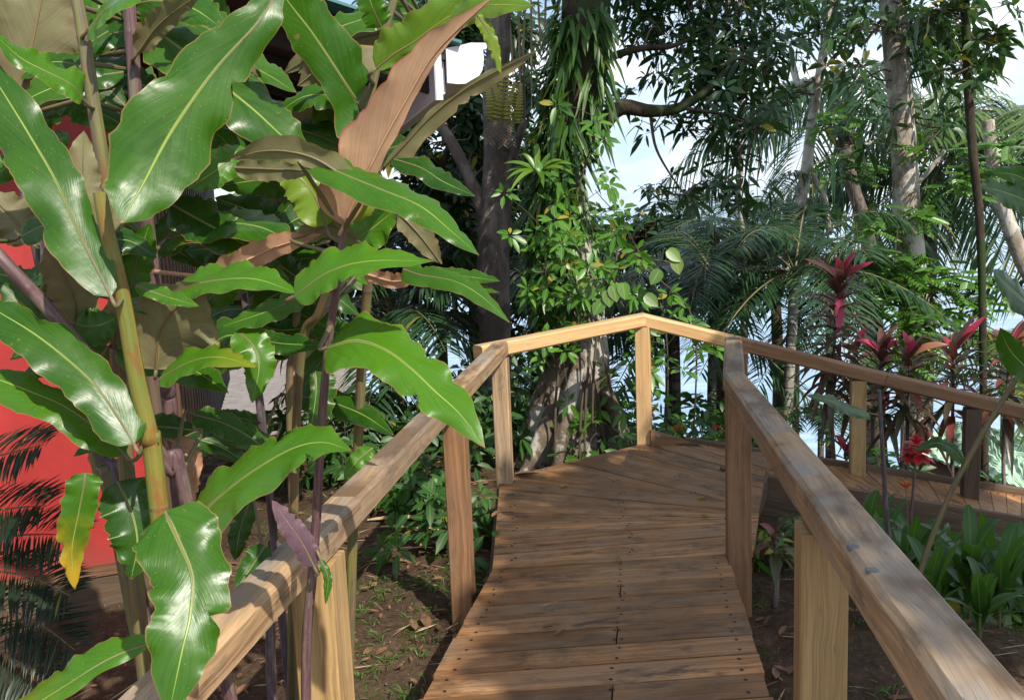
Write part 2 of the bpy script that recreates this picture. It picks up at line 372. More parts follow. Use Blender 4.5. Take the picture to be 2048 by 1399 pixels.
def cane(name, a, b, c3):
    k = M_(name); _, u, v = k.uv(); tx, ty, tz = k.tint()
    n1 = k.noise(k.vec(k.math('MULTIPLY', u, 5.0), k.math('MULTIPLY', v, 9.0), tz), 1.0, 5, .65)
    n2 = k.noise(k.vec(k.math('MULTIPLY', u, 2.0), k.math('MULTIPLY', v, 55.0), tz), 1.0, 3, .6)
    n3 = k.noise(k.pos(), 170.0, 3, .7)
    c = k.mix(k.ss(k.math('ADD', k.math('MULTIPLY', n1, .7), k.math('MULTIPLY', n2, .3)), .44, .56), a, b)
    c = k.mix(k.math('MULTIPLY', k.ss(n3, .55, .7), .5), c, c3)
    node = k.math('MULTIPLY', k.ss(k.math('ABSOLUTE', k.math('SUBTRACT', k.math('FRACT', k.math('ADD', k.math('MULTIPLY', u, 2.3), k.math('MULTIPLY', k.math('SINE', k.math('MULTIPLY', u, 9.0)), .2))), .5)), .03, .0), k.ss(n1, .42, .55))
    c = k.mix(k.math('MULTIPLY', node, .5), c, (.10, .05, .045))
    n4 = k.noise(k.vec(k.math('MULTIPLY', u, 9.0), k.math('MULTIPLY', v, 4.0), k.math('ADD', tz, 5.0)), 1.0, 4, .65)
    c = k.mix(k.math('MULTIPLY', k.ss(n4, .50, .62), .7), c, c3)
    c = k.mix(k.math('MULTIPLY', k.ss(n2, .5, .62), .35), c, tuple(x * .5 for x in a))
    return k.pbr(c, .42, k.bump(k.math('ADD', n2, node), .35, .003), .45)
M['cane_olive'] = cane('olive_cane', (.20, .17, .03), (.13, .17, .035), (.22, .075, .025))
M['cane_purple'] = cane('purple_cane', (.085, .04, .05), (.145, .085, .085), (.17, .15, .10))
M['cane_dark'] = cane('dark_cane', (.055, .036, .045), (.105, .085, .09), (.16, .14, .14))
M['cane_green'] = cane('green_cane', (.15, .15, .04), (.11, .09, .06), (.2, .1, .06))
M['peach'] = cane('peach_midrib', (.50, .29, .16), (.46, .24, .15), (.4, .3, .18))
M['cane_red'] = cane('red_petiole', (.40, .06, .05), (.36, .12, .09), (.3, .2, .1))

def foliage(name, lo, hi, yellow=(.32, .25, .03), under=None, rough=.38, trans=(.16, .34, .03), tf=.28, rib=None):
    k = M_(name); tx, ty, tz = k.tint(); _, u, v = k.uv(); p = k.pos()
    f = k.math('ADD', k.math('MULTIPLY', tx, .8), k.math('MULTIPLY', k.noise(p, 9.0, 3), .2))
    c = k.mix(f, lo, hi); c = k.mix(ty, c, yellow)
    if rib:
        av = k.math('ABSOLUTE', k.math('SUBTRACT', v, .5)); c = k.mix(k.math('MULTIPLY', k.ss(av, .06, .02), .6), c, rib)
    t = k.mix(ty, trans, yellow)
    if under:
        bf = k.n('ShaderNodeNewGeometry').outputs['Backfacing']; c = k.mix(bf, c, under)
    return k.pbr(c, rough, None, .45, trans=t, tfac=tf)
M['canopy'] = foliage('canopy_leaf', (.010, .036, .010), (.035, .088, .018), trans=(.09, .2, .03), tf=.22)
M['bright'] = foliage('sunny_vine_leaf', (.022, .095, .010), (.085, .23, .018), rib=(.25, .33, .08))
M['fern'] = foliage('strap_fern', (.011, .042, .008), (.06, .135, .016), rough=.42)
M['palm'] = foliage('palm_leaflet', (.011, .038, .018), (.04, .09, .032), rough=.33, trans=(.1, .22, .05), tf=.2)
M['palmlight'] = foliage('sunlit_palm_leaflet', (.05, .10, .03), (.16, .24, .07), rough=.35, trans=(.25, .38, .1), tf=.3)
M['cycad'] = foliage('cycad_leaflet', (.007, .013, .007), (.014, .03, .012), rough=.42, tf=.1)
M['shrub'] = foliage('shrub_leaf', (.011, .048, .010), (.042, .125, .016), rough=.45, rib=(.14, .24, .06))
M['grass'] = foliage('grass_blade', (.03, .085, .015), (.10, .19, .03), rough=.5)
M['cordgreen'] = foliage('cordyline_dark_leaf', (.028, .026, .02), (.06, .09, .03), yellow=(.22, .05, .045), under=(.06, .045, .028), rough=.33, trans=(.2, .06, .04))
M['cordpink'] = foliage('cordyline_pink_leaf', (.19, .013, .032), (.58, .05, .115), yellow=(.2, .16, .05), rough=.35, trans=(.7, .08, .14), tf=.3)
M['brom'] = foliage('bromeliad_leaf', (.05, .13, .012), (.14, .24, .025), rough=.35)
M['yfern'] = foliage('yellow_fern', (.22, .16, .02), (.38, .28, .04), tf=.3)
M['dead'] = foliage('dead_frond', (.07, .045, .03), (.17, .12, .085), tf=.1, rough=.7)
M['flower'] = foliage('orange_flower', (.45, .06, .012), (.65, .16, .03), tf=.2, trans=(.6, .1, .02))
M['redflower'] = foliage('red_torch_flower', (.25, .012, .016), (.55, .035, .04), tf=.2, trans=(.6, .03, .03))

def bark(name, a, b, patch, scale=6.0, ring=0.0, rough=.85):
    k = M_(name); p = k.pos(); _, u, v = k.uv()
    s = k.n('ShaderNodeMapping', {'Vector': p, 'Scale': (1, 1, .35)}).outputs[0]
    n1 = k.noise(s, scale * 3, 6, .68); n2 = k.noise(p, scale * .8, 5, .62); n3 = k.noise(s, scale * 9, 4, .7)
    c = k.ramp(n1, [(.32, a), (.66, b)])
    c = k.mix(k.ss(n2, .47, .56), c, patch)
    c = k.mix(k.math('MULTIPLY', k.ss(n3, .55, .7), .5), c, tuple(x * .4 for x in a))
    h = k.math('ADD', n1, k.math('MULTIPLY', n3, .5))
    if ring:
        rg = k.ss(k.math('ABSOLUTE', k.math('SUBTRACT', k.math('FRACT', k.math('ADD', k.math('MULTIPLY', u, ring), k.math('MULTIPLY', n2, .5))), .5)), .10, .02)
        c = k.mix(k.math('MULTIPLY', rg, .55), c, tuple(x * .4 for x in a)); h = k.math('SUBTRACT', h, k.math('MULTIPLY', rg, .5))
    return k.pbr(c, rough, k.bump(h, .8, .02), .2)
M['bark_big'] = bark('mottled_root_bark', (.045, .032, .022), (.17, .13, .095), (.36, .335, .29), 4.5)
M['bark_dark'] = bark('mossy_dark_bark', (.018, .014, .010), (.07, .052, .036), (.03, .045, .015), 4.0)
M['bark_grey'] = bark('grey_blotched_bark', (.06, .045, .038), (.24, .2, .175), (.10, .08, .065), 4.0)
M['bark_pale'] = bark('pale_lichen_bark', (.16, .12, .09), (.42, .37, .31), (.52, .49, .44), 5.0)
M['bark_palm'] = bark('ringed_palm_bark', (.14, .125, .105), (.34, .32, .28), (.40, .39, .35), 3.0, ring=9.0)
M['bark_palmdark'] = bark('dark_palm_bark', (.04, .035, .03), (.14, .12, .10), (.2, .18, .15), 3.0, ring=8.0)
M['twig'] = simple('twig_bark', (.075, .055, .038), .8, .4, 20)

k = M_('garden_soil'); p = k.pos(); px_ = k.n('ShaderNodeSeparateXYZ', {0: p})
n1 = k.noise(p, 2.2, 6, .6); n2 = k.noise(p, 30, 5, .65); n3 = k.noise(p, 1.1, 4, .6); n4 = k.noise(p, 140, 3, .7)
c = k.ramp(k.math('ADD', k.math('MULTIPLY', n1, .5), k.math('MULTIPLY', n2, .5)), [(.32, (.03, .018, .010)), (.52, (.085, .052, .031)), (.72, (.20, .14, .088))])
c = k.mix(k.math('MULTIPLY', k.ss(n4, .62, .72), .5), c, (.36, .29, .2))
c = k.mix(k.math('MULTIPLY', k.ss(n3, .55, .7), .45), c, (.045, .06, .018))
low = k.ss(px_.outputs[2], -3.2, -4.6)
c = k.mix(low, c, k.ramp(k.math('ADD', k.math('MULTIPLY', n1, .6), k.math('MULTIPLY', n2, .4)), [(.35, (.15, .125, .11)), (.65, (.27, .235, .21))]))
M['soil'] = k.pbr(c, .9, k.bump(k.math('ADD', n2, k.math('MULTIPLY', n4, .6)), .8, .02), .2)
k = M_('sea_water'); p = k.pos()
w1 = k.noise(k.n('ShaderNodeMapping', {'Vector': p, 'Scale': (.25, .8, 1)}).outputs[0], 1.0, 5, .6)
M['sea'] = k.pbr(k.mix(k.ss(w1, .45, .7), (.20, .33, .45), (.34, .47, .57)), .22, k.bump(w1, .6, .3), .5)

# ------------------------------------------------------------------ ground, beach and sea
def sst(x, a, b):
    t = np.clip((np.asarray(x, float) - a) / (b - a), 0, 1); return t * t * (3 - 2 * t)
def gz(x, y):
    x = np.asarray(x, float); y = np.asarray(y, float)
    z = -.30 + .22 * sst(-y, -3.5, 1.0) - .10 * sst(-x, .3, 2.2)
    edge = 9.0 - 1.2 * sst(x, 1.5, 4.0)
    z = z - .50 * sst(x + .25 * (y - 5), 1.3, 2.6) * sst(y, 3.6, 5.0) - .45 * sst(x, 2.6, 6) - 4.5 * sst(y, edge, edge + 12) - .2 * sst(y, 6.6, 9)
    z = z - .010 * np.clip(y - 22, 0, 400) - .012 * np.clip(y - 14, 0, 60) * np.clip((x - 2) / 8, -1, 3) * .8
    z = z + .022 * np.sin(x * 2.7 + .6 * np.sin(y * 1.9)) * np.cos(y * 2.3) + .012 * np.sin(x * 7.1 + y * 3.3) * np.sin(y * 6.3 - x)
    return z
xs = np.r_[-400, -200, -90, -45, -25, np.arange(-14, -5, .5), np.arange(-5, 6, .07), np.arange(6, 16, .5), 25, 45, 90, 200, 400]
ys = np.r_[-60, -20, -8, np.arange(-4, 0, .5), np.arange(0, 10, .07), np.arange(10, 26, .4), np.arange(26, 60, 2), 70, 100, 200, 400]
GX, GY = np.meshgrid(xs, ys)
mb = MB(); GZ = gz(GX, GY) + .012 * rng.standard_normal(GX.shape) * (np.abs(GX) < 6) * (GY < 10)
V = np.stack([GX, GY, GZ], -1); nx = len(xs)
i = np.arange(len(ys) - 1)[:, None] * nx + np.arange(nx - 1)[None]
mb.add(V, np.stack([i, i + 1, i + nx + 1, i + nx], -1).reshape(-1, 4))
tag(mb.build('ground', M['soil']), kind='structure', label='dark garden soil falling away to a grey brown beach', cat='ground')
mb = MB(); sx = np.r_[-6000, -800, -100, 100, 800, 6000]; sy = np.r_[18, 60, 150, 600, 3000, 9000]
GX, GY = np.meshgrid(sx, sy); i = np.arange(5)[:, None] * 6 + np.arange(5)[None]
mb.add(np.stack([GX, GY, GX * 0 - 5.35], -1), np.stack([i, i + 1, i + 7, i + 6], -1).reshape(-1, 4))
tag(mb.build('sea', M['sea']), kind='structure', label='pale blue sea behind the trees', cat='sea')

# ------------------------------------------------------------------ boardwalk
pA, pB = PZ(985, 1137, 0), PZ(1453, 1107, 0)
dR = nrm(ray(1289, 585))                                 # the ramp runs down along this
bw = thing('boardwalk', (pA + pB) / 2 * [1, 1, 0], 'weathered wooden boardwalk with handrails turning right at a fan of tapered boards', 'boardwalk')
ramp_n = nrm(np.cross(pB - pA, dR)); ramp_n = ramp_n * np.sign(ramp_n[2])
def on_ramp(px, py):
    v = ray(px, py); return EYE + v * (((pA - EYE) @ ramp_n) / (v @ ramp_n))
mb = MB(); nails = mb
cross = pB - pA; cr = nrm(cross)
def nail(P, n_=np.array([0, 0, 1.]), r=.0072):
    th = np.linspace(0, 2 * np.pi, 7)[:-1]; a = nrm(np.cross(n_, [1, .1, 0])); b = np.cross(n_, a)
    nails.add(P + n_ * .0012 + r * (np.cos(th)[:, None] * a * 1.3 + np.sin(th)[:, None] * b), [tuple(range(6))], None, (.5, 0, .5), 1)
step = np.linalg.norm(on_ramp(950, 1190) - pA) ; pitch = .172
for b in range(34):
    gap = .007 + random.random() * .005
    t0, t1 = -b * pitch - gap, -(b + 1) * pitch
    halves = [(0, 1)] if b % 3 != 2 else [(0, .551), (.556, 1)]
    zj = random.uniform(-.0025, .0025)
    for h0, h1 in halves:
        jl, jr = random.uniform(-.006, .006) * (h0 == 0), random.uniform(-.006, .006) * (h1 == 1)
        q = [pA + cross * h0 + cr * jl + dR * t1, pA + cross * h1 + cr * jr + dR * t1, pA + cross * h1 + cr * jr + dR * t0, pA + cross * h0 + cr * jl + dR * t0]
        prism(mb, q, -.034, zj, (random.random(), 0, random.random()), 0, cr)
    for u_ in (.055, .548, .562, .945) if b % 3 == 2 else (.055, .555, .945):
        for t_ in (t0 - .035, t1 + .035):
            nail(pA + cross * u_ + dR * t_ + np.array([0, 0, zj]) + cr * random.uniform(-.012, .012), ramp_n)
mb.build('ramp_deck', [M['deck'], M['nail']], bw, False)
# landing: tapered boards fanning round the turn
def clip(poly, a, b, keep_left=True):
    out = []; n2 = np.array([-(b - a)[1], (b - a)[0]]) * (1 if keep_left else -1)
    for i_ in range(len(poly)):
        p, q = poly[i_], poly[(i_ + 1) % len(poly)]; dp, dq = (p[:2] - a[:2]) @ n2, (q[:2] - a[:2]) @ n2
        if dp >= 0: out.append(p)
        if dp * dq < 0: out.append(p + (q - p) * dp / (dp - dq))
    return out
land = [PZ(*a, 0) for a in ((985, 1137), (1453, 1107), (1507, 1100), (1530, 938), (1560, 906), (1480, 900), (1295, 884), (1000, 957))]
fan = [((985, 1137), (1453, 1107)), ((985, 1108), (1300, 1083)), ((985, 1079), (1300, 1057)), ((985, 1048), (1300, 1041)), ((985, 1024), (1300, 1031)), ((985, 1000), (1300, 1018)), ((985, 975), (1300, 1004)), ((994, 951), (1300, 982)),
       ((1124, 921), (1300, 964)), ((1231, 898), (1445, 955)), ((1298, 890), (1445, 930)), ((1380, 893), (1480, 921)), ((1450, 890), (1540, 915)), ((1520, 880), (1600, 906))]
mb = nails = MB(); fl = [(PZ(*a, 0), PZ(*b, 0)) for a, b in fan]
for (a0, b0), (a1, b1) in zip(fl[:-1], fl[1:]):
    g = .0052
    n0 = nrm(np.array([-(b0 - a0)[1], (b0 - a0)[0], 0])); n1 = nrm(np.array([-(b1 - a1)[1], (b1 - a1)[0], 0]))
    poly = clip(clip(list(land), a0 + n0 * g, b0 + n0 * g, True), a1 - n1 * g, b1 - n1 * g, False)
    if len(poly) < 3: continue
    zj = random.uniform(-.002, .002)
    prism(mb, poly, -.034, zj, (random.random(), 0, random.random()), 0, nrm((b0 - a0) + (b1 - a1)))
    P = np.array(poly); mid = ((a0 + a1) / 2, (b0 + b1) / 2); dd = nrm(mid[1] - mid[0]); tt = (P - mid[0]) @ dd
    for q in (tt.min() + .1, (tt.min() + tt.max()) * .5, tt.max() - .12):
        nail(mid[0] + dd * q + [0, 0, zj]); nail(mid[0] + dd * (q + .02) + n0 * .03 + [0, 0, zj])
mb.build('landing_deck', [M['deck'], M['nail']], bw, False)
# second ramp, going down to the right
rN0, rN1 = PZ(1500, 936, -.004), W(2120, 1052, 5.55)
rF0, rF1 = W(1395, 886, 6.30), W(2140, 1004, 6.05)
mb = nails = MB(); NB = 24
for b in range(NB):
    u0, u1 = b / NB, (b + 1) / NB - .0018
    q = [rN0 + (rN1 - rN0) * u0, rN0 + (rN1 - rN0) * u1, rF0 + (rF1 - rF0) * u1, rF0 + (rF1 - rF0) * u0]
    prism(mb, q, -.03, random.uniform(-.002, .002) - .006, (random.random(), 0, random.random()), 0, nrm(rF0 - rN0))
    for a_ in (.08, .92): nail((q[0] + q[1]) / 2 * (1 - a_) + (q[2] + q[3]) / 2 * a_ + [0, 0, -.003])
mb.build('lower_ramp_deck', [M['deck'], M['nail']], bw, False)
# joists and stringers under the boards
mb = MB(); up3 = np.array([0, 0, 1.])
for a_, c_ in ((pA, .02), (pB, -.02)):
    beam(mb, a_ + cr * c_ - dR * 6 - up3 * .105, a_ + cr * c_ - up3 * .105, .04, .14)
beam(mb, (pA + pB) / 2 - dR * 6 - up3 * .105, (pA + pB) / 2 - up3 * .105, .04, .14)
for a_, b_ in ((land[0], land[7]), (land[7], land[6]), (land[1], land[3])): beam(mb, a_ - up3 * .105, b_ - up3 * .105, .04, .14)
mb.build('joist', M['dark'], bw, False)
mb = MB(); beam(mb, rN0 - up3 * .105 + [-.22, -.03, 0], rN1 - up3 * .105 + [0, -.03, 0], .045, .27, nseg=9); mb.build('stringer', M['dark'], bw, False)  # dark timber here: the shade on the ramp's side beams is put into the colour
mb = MB(); beam(mb, rF0 - up3 * .03 + [-.1, .03, 0], rF1 - up3 * .03 + [0, .03, 0], .04, .15, nseg=9); mb.build('stringer', M['dark'], bw, False)
# wedge kerb at the far post
mb = MB(); a_, b_ = PZ(1302, 890, .0), PZ(1392, 886, 0)
q = np.array([a_, b_, a_ + [0, 0, .11]]); n_ = nrm(np.cross(b_ - a_, [0, 0, 1.])); V = np.vstack([q, q - n_ * .04])
mb.add(V, [(0, 1, 2), (5, 4, 3), (0, 2, 5, 3), (1, 0, 3, 4), (2, 1, 4, 5)], V[:, [0, 2]]); mb.build('kerb_wedge', M['redpost'], bw, False)

def level(v): v = np.array(v, float); v[2] = 0; return nrm(v)
dL = nrm(ray(1290, 395)); dRr = nrm(ray(1289, 520)); RW, RH = .102, .092
def rail_axis(p_inner_top, d, side):                     # from the inner top arris to the centre line
    s_ = nrm(np.cross(d, up3)) * side
    u_ = np.cross(nrm(np.cross(d, up3)), d); u_ = u_ * np.sign(u_[2])
    return p_inner_top + s_ * RW / 2 - u_ * RH / 2
L2t = W(1016, 682, 5.62); lax = rail_axis(L2t, dL, -1)
peak = W(1290, 628, 6.36)
rcn = W(1446, 744, 4.2); rax = rail_axis(rcn, dRr, 1)
sec = W(1449, 672, 5.42)
dC = nrm(sec - rcn); cax0 = rcn + nrm(np.cross(dC, up3)) * RW / 2 - up3 * RH / 2; cax1 = sec + nrm(np.cross(dC, up3)) * RW / 2 - up3 * RH / 2
def rail(a, b, mt, **kw):
    mb = MB(); beam(mb, a, b, RW, RH, ch=.012, nseg=12, **kw); return mb.build('handrail', M[mt], bw, False)
rail(lax - dL * 5.4, lax - dL * 3.02, 'rail', tint=(.75, 0, .31))
rail(lax - dL * 3.016, lax - dL * .003, 'rail', tint=(.55, 0, .77), cut1=level(peak - L2t)[[1, 0, 2]] * [-1, 1, 1])
cutc = level(dRr) + level(dC)
sp = 4.2 - 2.12
rail(rax - dRr * 4.9, rax - dRr * sp + up3 * .003, 'rail', tint=(.62, 0, .13))
rail(rax - dRr * (sp - .002), rax, 'rail', tint=(.4, 0, .52), cut1=cutc)
rail(cax0, cax1, 'rail', tint=(.3, 0, .91), cut0=cutc)
dF1 = nrm(peak - L2t); s1 = nrm(np.cross(dF1, up3))
fa, fb = L2t - s1 * RW / 2 - up3 * RH / 2, peak - s1 * RW / 2 - up3 * RH / 2
fe = W(2075, 819, 5.75)
dF2 = nrm(fe - peak); s2 = nrm(np.cross(dF2, up3)); ga = peak - s2 * RW / 2 - up3 * RH / 2; ge = fe - s2 * RW / 2 - up3 * RH / 2
pk = (fb + ga) / 2; cutp = level(dF1) + level(dF2)
rail(fa - dF1 * .20, pk, 'fresh', tint=(.55, 0, .22), cut1=cutp)
rail(pk, pk + (ge - ga) * .245, 'fresh', tint=(.6, 0, .67), cut0=cutp)
rail(pk + (ge - ga) * .246, pk + (ge - ga) * .64, 'redpost', tint=(.95, 0, .4))  # same rail from here to its end; its shade is put into darker wood
rail(pk + (ge - ga) * .641, ge, 'redpost', tint=(.6, 0, .85))
# splice bolts on the right rail
for (px, py) in ((1706, 1092), (1744, 1139)):
    a_ = rax - dRr * 2.4; u_ = np.cross(nrm(np.cross(dRr, up3)), dRr); v = ray(px, py)
    P = EYE + v * (((a_ + u_ * (RH / 2 + .003) - EYE) @ u_) / (v @ u_))
    mbb = MB(); tube(mbb, [P - u_ * .004, P + u_ * .0012, P + u_ * .0022], [.0115, .0115, .009], 14); mbb.build('bolt_head', M['steel'], bw)

def post(c, top, bot, mt, d, w=.1, tint=None):
    mb = MB(); c = np.asarray(c, float)
    beam(mb, [c[0], c[1], bot], [c[0], c[1], top], w, w, up=level(d), ch=.005, nseg=10, tint=tint)
    return mb.build('post', M[mt], bw, False)
def under(ax, d, t, drop=.0):
    P = ax + d * t; return P, P[2] - RH / 2 * 1.0 - .002 + drop
def at_depth(ax, d, y): return (y - ax[1]) / d[1]
P, zt = under(lax, dL, at_depth(lax, dL, 2.4)); post(P, zt, -.6, 'post', dL, .122, (.8, 0, .2))
P, zt = under(lax, dL, at_depth(lax, dL, 4.17)); pl1 = post(P + [.012, 0, 0], zt, -.6, 'redpost', dL, .105, (.9, 0, .6))
P, zt = under(lax, dL, -.09); post(P + [.01, 0, 0], zt, -.6, 'rail', dL, .1, (.8, 0, .44))
P, zt = under(rax, dRr, at_depth(rax, dRr, 2.02)); post(P - [.012, 0, 0], zt, -.6, 'post', dRr, .106, (.55, 0, .7))
P, zt = under(rax, dRr, -.055); post(P + [.012, 0, 0], zt - .002, -.6, 'redpost', dRr, .112, (.95, 0, .15))
post(cax1 + np.array([.02, -.06, 0]), cax1[2] - RH / 2 - .002, -.6, 'redpost', dC, .1)
post(pk + [-.005, -.005, 0], pk[2] - RH / 2 - .002, -.6, 'fresh', level(dF2), .105, (.45, 0, .33))
for px, tt in ((1717, .5), (1946, .2)):
    u_ = np.linspace(0, 1, 800); Q = pk + (ge - ga) * u_[:, None]
    sc = [(FPX * ((q - EYE) @ cR) / ((q - EYE) @ cF) + 1024) for q in Q]; q = Q[int(np.argmin(np.abs(np.array(sc) - px)))]
    post(q, q[2] - RH / 2 - .004, -1.2, 'post' if px < 1800 else 'dark', dF2, .1, (tt, 0, tt))
for px, py, d_ in ((1952, 1030, 5.55), (1493, 944, 4.22), (1493, 990, 4.22), (1315, 872, 6.25)):
    P = W(px, py, d_); mbb = MB(); tube(mbb, [P, P + [0, -.02, 0], P + [0, -.024, 0]], [.013, .013, .008], 10); mbb.build('carriage_bolt', M['steel'], bw)

# ------------------------------------------------------------------ red bungalow on the left
hd = level(ray(545, 455)); hs = nrm(np.cross(hd, up3))   # along the eave away from us; towards the path
C0 = W(347, 1130, 4.95); C0[2] = -.22
hb = thing('bungalow', [C0[0], C0[1], -.45], 'red walled bungalow with dark slatted side and white gutter behind the tall leafy plants', 'house')
wl_dir = level(W(0, 1160, 4.62) - C0)
mb = MB(); wz0, wz1 = -.17, 2.86
def slab(mb, a, b, thick, z0, z1, nin, tint=(.5, 0, .5), mat=0):
    a, b = np.array(a, float), np.array(b, float); q = np.array([a, b, b + nin * thick, a + nin * thick]); q[:, 2] = 0
    prism(mb, q if np.cross(q[1] - q[0], q[2] - q[1])[2] > 0 else q[::-1], z0, z1, tint, mat, level(b - a))
nin = nrm(np.cross(wl_dir, up3)); nin = nin * np.sign(nin[1])
slab(mb, C0, C0 + wl_dir * 5, .08, wz0, wz1, nin); mb.build('front_wall', M['red'], hb, False)
mb = MB(); slab(mb, C0 - nin * .025 - wl_dir * .02, C0 + wl_dir * 5 - nin * .025, .1, wz0 - .055, wz0 - .003, nin)
mb.build('sill_board', M['slat'], hb, False)
mb = MB(); slab(mb, C0 - nin * .012, C0 + wl_dir * 5 - nin * .012, .1, wz0 - .25, wz0 - .058, nin)
for t_ in np.arange(.1, 5, 1.2): box(mb, C0 + wl_dir * t_ + nin * .1 + [0, 0, -.55], (.14, .14, .5))
mb.build('base_beam', M['dark'], hb, False)
mb = MB(); beam(mb, C0 - nin * .02 + [0, 0, wz0], C0 - nin * .02 + [0, 0, wz1 + .1], .10, .10, up=nin)
mb.build('corner_post', M['dark'], hb, False)
mb = MB()
for j in range(32):
    P = C0 + hd * (.18 + j * .2) + hs * .02
    beam(mb, [P[0], P[1], -.2], [P[0], P[1], 2.78], .085, .035, up=hs, tint=(random.random(), 0, random.random()))
slab(mb, C0 + hd * .05 - hs * .06, C0 + hd * 6.6 - hs * .06, .04, -.3, 2.84, -hs, (.1, 0, .5), 1)
mb.build('slatted_side_wall', [M['slat'], M['black']], hb, False)
# roof, gutter and verge
G0 = W(930, 132, 4.2); slope = .30
mb = MB(); e0, e1 = G0 - hs * .02 + up3 * .07, G0 + hd * 7 - hs * .02 + up3 * .07
upv = -hs + up3 * slope
R0, R1 = e0 + upv * 6, e1 + upv * 6
def sheet(mb, a, b, c, d, th, nc=60, wave=.0, mat=0):
    u_ = np.linspace(0, 1, nc + 1)[:, None]; nn = nrm(np.cross(b - a, d - a)); nn = nn * np.sign(nn[2])
    lo, hi = a + (b - a) * u_, d + (c - d) * u_; wv = (np.abs((np.arange(nc + 1) % 4) - 2) - 1)[:, None] * wave
    top = np.stack([lo + nn * wv, hi + nn * wv], 1).reshape(-1, 3); bot = top - nn * th
    i_ = np.arange(nc)[:, None] * 2
    mb.add(top, i_ + np.array([0, 2, 3, 1]), None, (.5, 0, .5), mat); mb.add(bot, i_ + np.array([1, 3, 2, 0]), None, (.5, 0, .5), mat)
    ed = np.vstack([top[:2], bot[:2], top[-2:], bot[-2:]]); mb.add(ed, [(0, 1, 3, 2), (5, 4, 6, 7)], None, (.5, 0, .5), mat)
sheet(mb, e0 + up3 * .02 - hd * .04, e1 + up3 * .02, R1 + up3 * .02, R0 + up3 * .02 - hd * .04, .012, 140, .012)
mb.build('roof', M['teal'], hb, False)
mb = MB(); sheet(mb, e0 - up3 * .045, e1 - up3 * .045, R1 - up3 * .045, R0 - up3 * .045, .02, 4)
for j in range(9):
    a_ = e0 - up3 * .10 + hd * (.35 + j * .75); beam(mb, a_ - hs * .08, a_ + upv * 5.6, .045, .09)
mb.build('soffit_and_rafters', M['black'], hb, False)
prof = np.array([(-.085, -.075), (-.085, .075), (-.035, .085), (.03, .10), (.105, .10), (.102, .075), (.085, .07), (.088, .03), (.078, -.02), (.055, -.055), (.02, -.078), (-.04, -.08)])
def gutter(mb, t0, t1, sc=1.0):
    q = G0 + prof[:, 0:1] * hs * sc + prof[:, 1:2] * up3 * sc; n_ = len(q)
    V = np.vstack([q + hd * t0, q + hd * t1])
    mb.add(V, [tuple(range(n_ - 1, -1, -1)), tuple(range(n_, 2 * n_))] + [(i_, (i_ + 1) % n_, n_ + (i_ + 1) % n_, n_ + i_) for i_ in range(n_)])
mb = MB(); gutter(mb, .012, 7.0, .97); gt = mb.build('gutter', M['white'], hb, False)
mb = MB(); gutter(mb, -.006, .010, 1.0); mb.build('end_cap', M['white'], gt, False)
mb = MB(); a_ = G0 - hs * .125 - up3 * .02; beam(mb, a_ - up3 * .13 - hd * .0, a_ + up3 * .11 - hd * .0, .035, .02, up=hd); mb.build('fascia_strip', M['white'], hb, False)
mb = MB(); a_ = G0 - hs * .10 - up3 * .035; beam(mb, a_ + hd * .03, a_ + hd * 7, .02, .17); mb.build('fascia_board', M['white'], hb, False)

# ------------------------------------------------------------------ tall ginger plants on the left
def cane_pts(lst): return np.array([W(*a) for a in lst])
canes = {}
def ginger_plant(key, pts, r0, r1, mt, label):
    P = cane_pts(pts); b = P[-1]
    if b[2] > -.2:                                        # carry the cane down to the soil
        t = nrm(P[-1] - P[-2]); t = nrm(t * .5 + np.array([0, 0, -1.]));
        k_ = (b[2] + .36) / -t[2]; P = np.vstack([P, b + t * k_])
    root = thing('ginger_plant', [P[-1][0], P[-1][1], gz(P[-1][0], P[-1][1])], label, 'plant', 'tall ginger plants beside the left handrail')
    n_ = max(16, len(P) * 8); C_ = catmull(P, n_)
    mb = MB(); rr = np.interp(np.linspace(0, 1, n_), [0, 1], [r0, r1])
    L_ = np.cumsum(np.r_[0, np.linalg.norm(np.diff(C_, axis=0), axis=1)])
    ring = np.abs((L_ * 2.3 + .2 * np.sin(L_ * 9)) % 1 - .5); rr = rr * (1 + .045 * np.exp(-(ring / .05) ** 2))
    tube(mb, C_, rr, 12, (random.random(), 0, random.random() * 9)); mb.build('stem', M[mt], root)
    canes[key] = (root, C_)
ginger_plant('C1', [(200, 385, 1.72), (216, 470, 1.72), (246, 600, 1.73), (272, 750, 1.74), (300, 880, 1.75), (318, 1010, 1.76)], .0125, .021, 'cane_olive', 'thick olive yellow cane, cut off at the top, in front of the red wall')
ginger_plant('C2', [(140, -60, 1.95), (158, 20, 1.95), (170, 90, 1.95), (186, 200, 1.95), (203, 310, 1.95), (215, 400, 1.96), (232, 600, 1.98), (250, 900, 2.0)], .012, .018, 'cane_green', 'purple green cane rising to the top edge above the cut cane')
ginger_plant('C3', [(255, -60, 2.1), (259, 20, 2.1), (266, 110, 2.1), (275, 250, 2.1), (295, 450, 2.12), (312, 600, 2.14), (335, 780, 2.16), (348, 900, 2.18)], .0135, .019, 'cane_purple', 'purple cane standing just right of the cut olive cane')
ginger_plant('C4', [(-40, 470, 1.8), (10, 525, 1.8), (80, 600, 1.82), (150, 680, 1.83), (220, 765, 1.84), (275, 840, 1.86), (340, 940, 1.88), (376, 1012, 1.9)], .013, .016, 'cane_purple', 'purplish cane leaning diagonally down from the left edge to behind the thick olive cane')
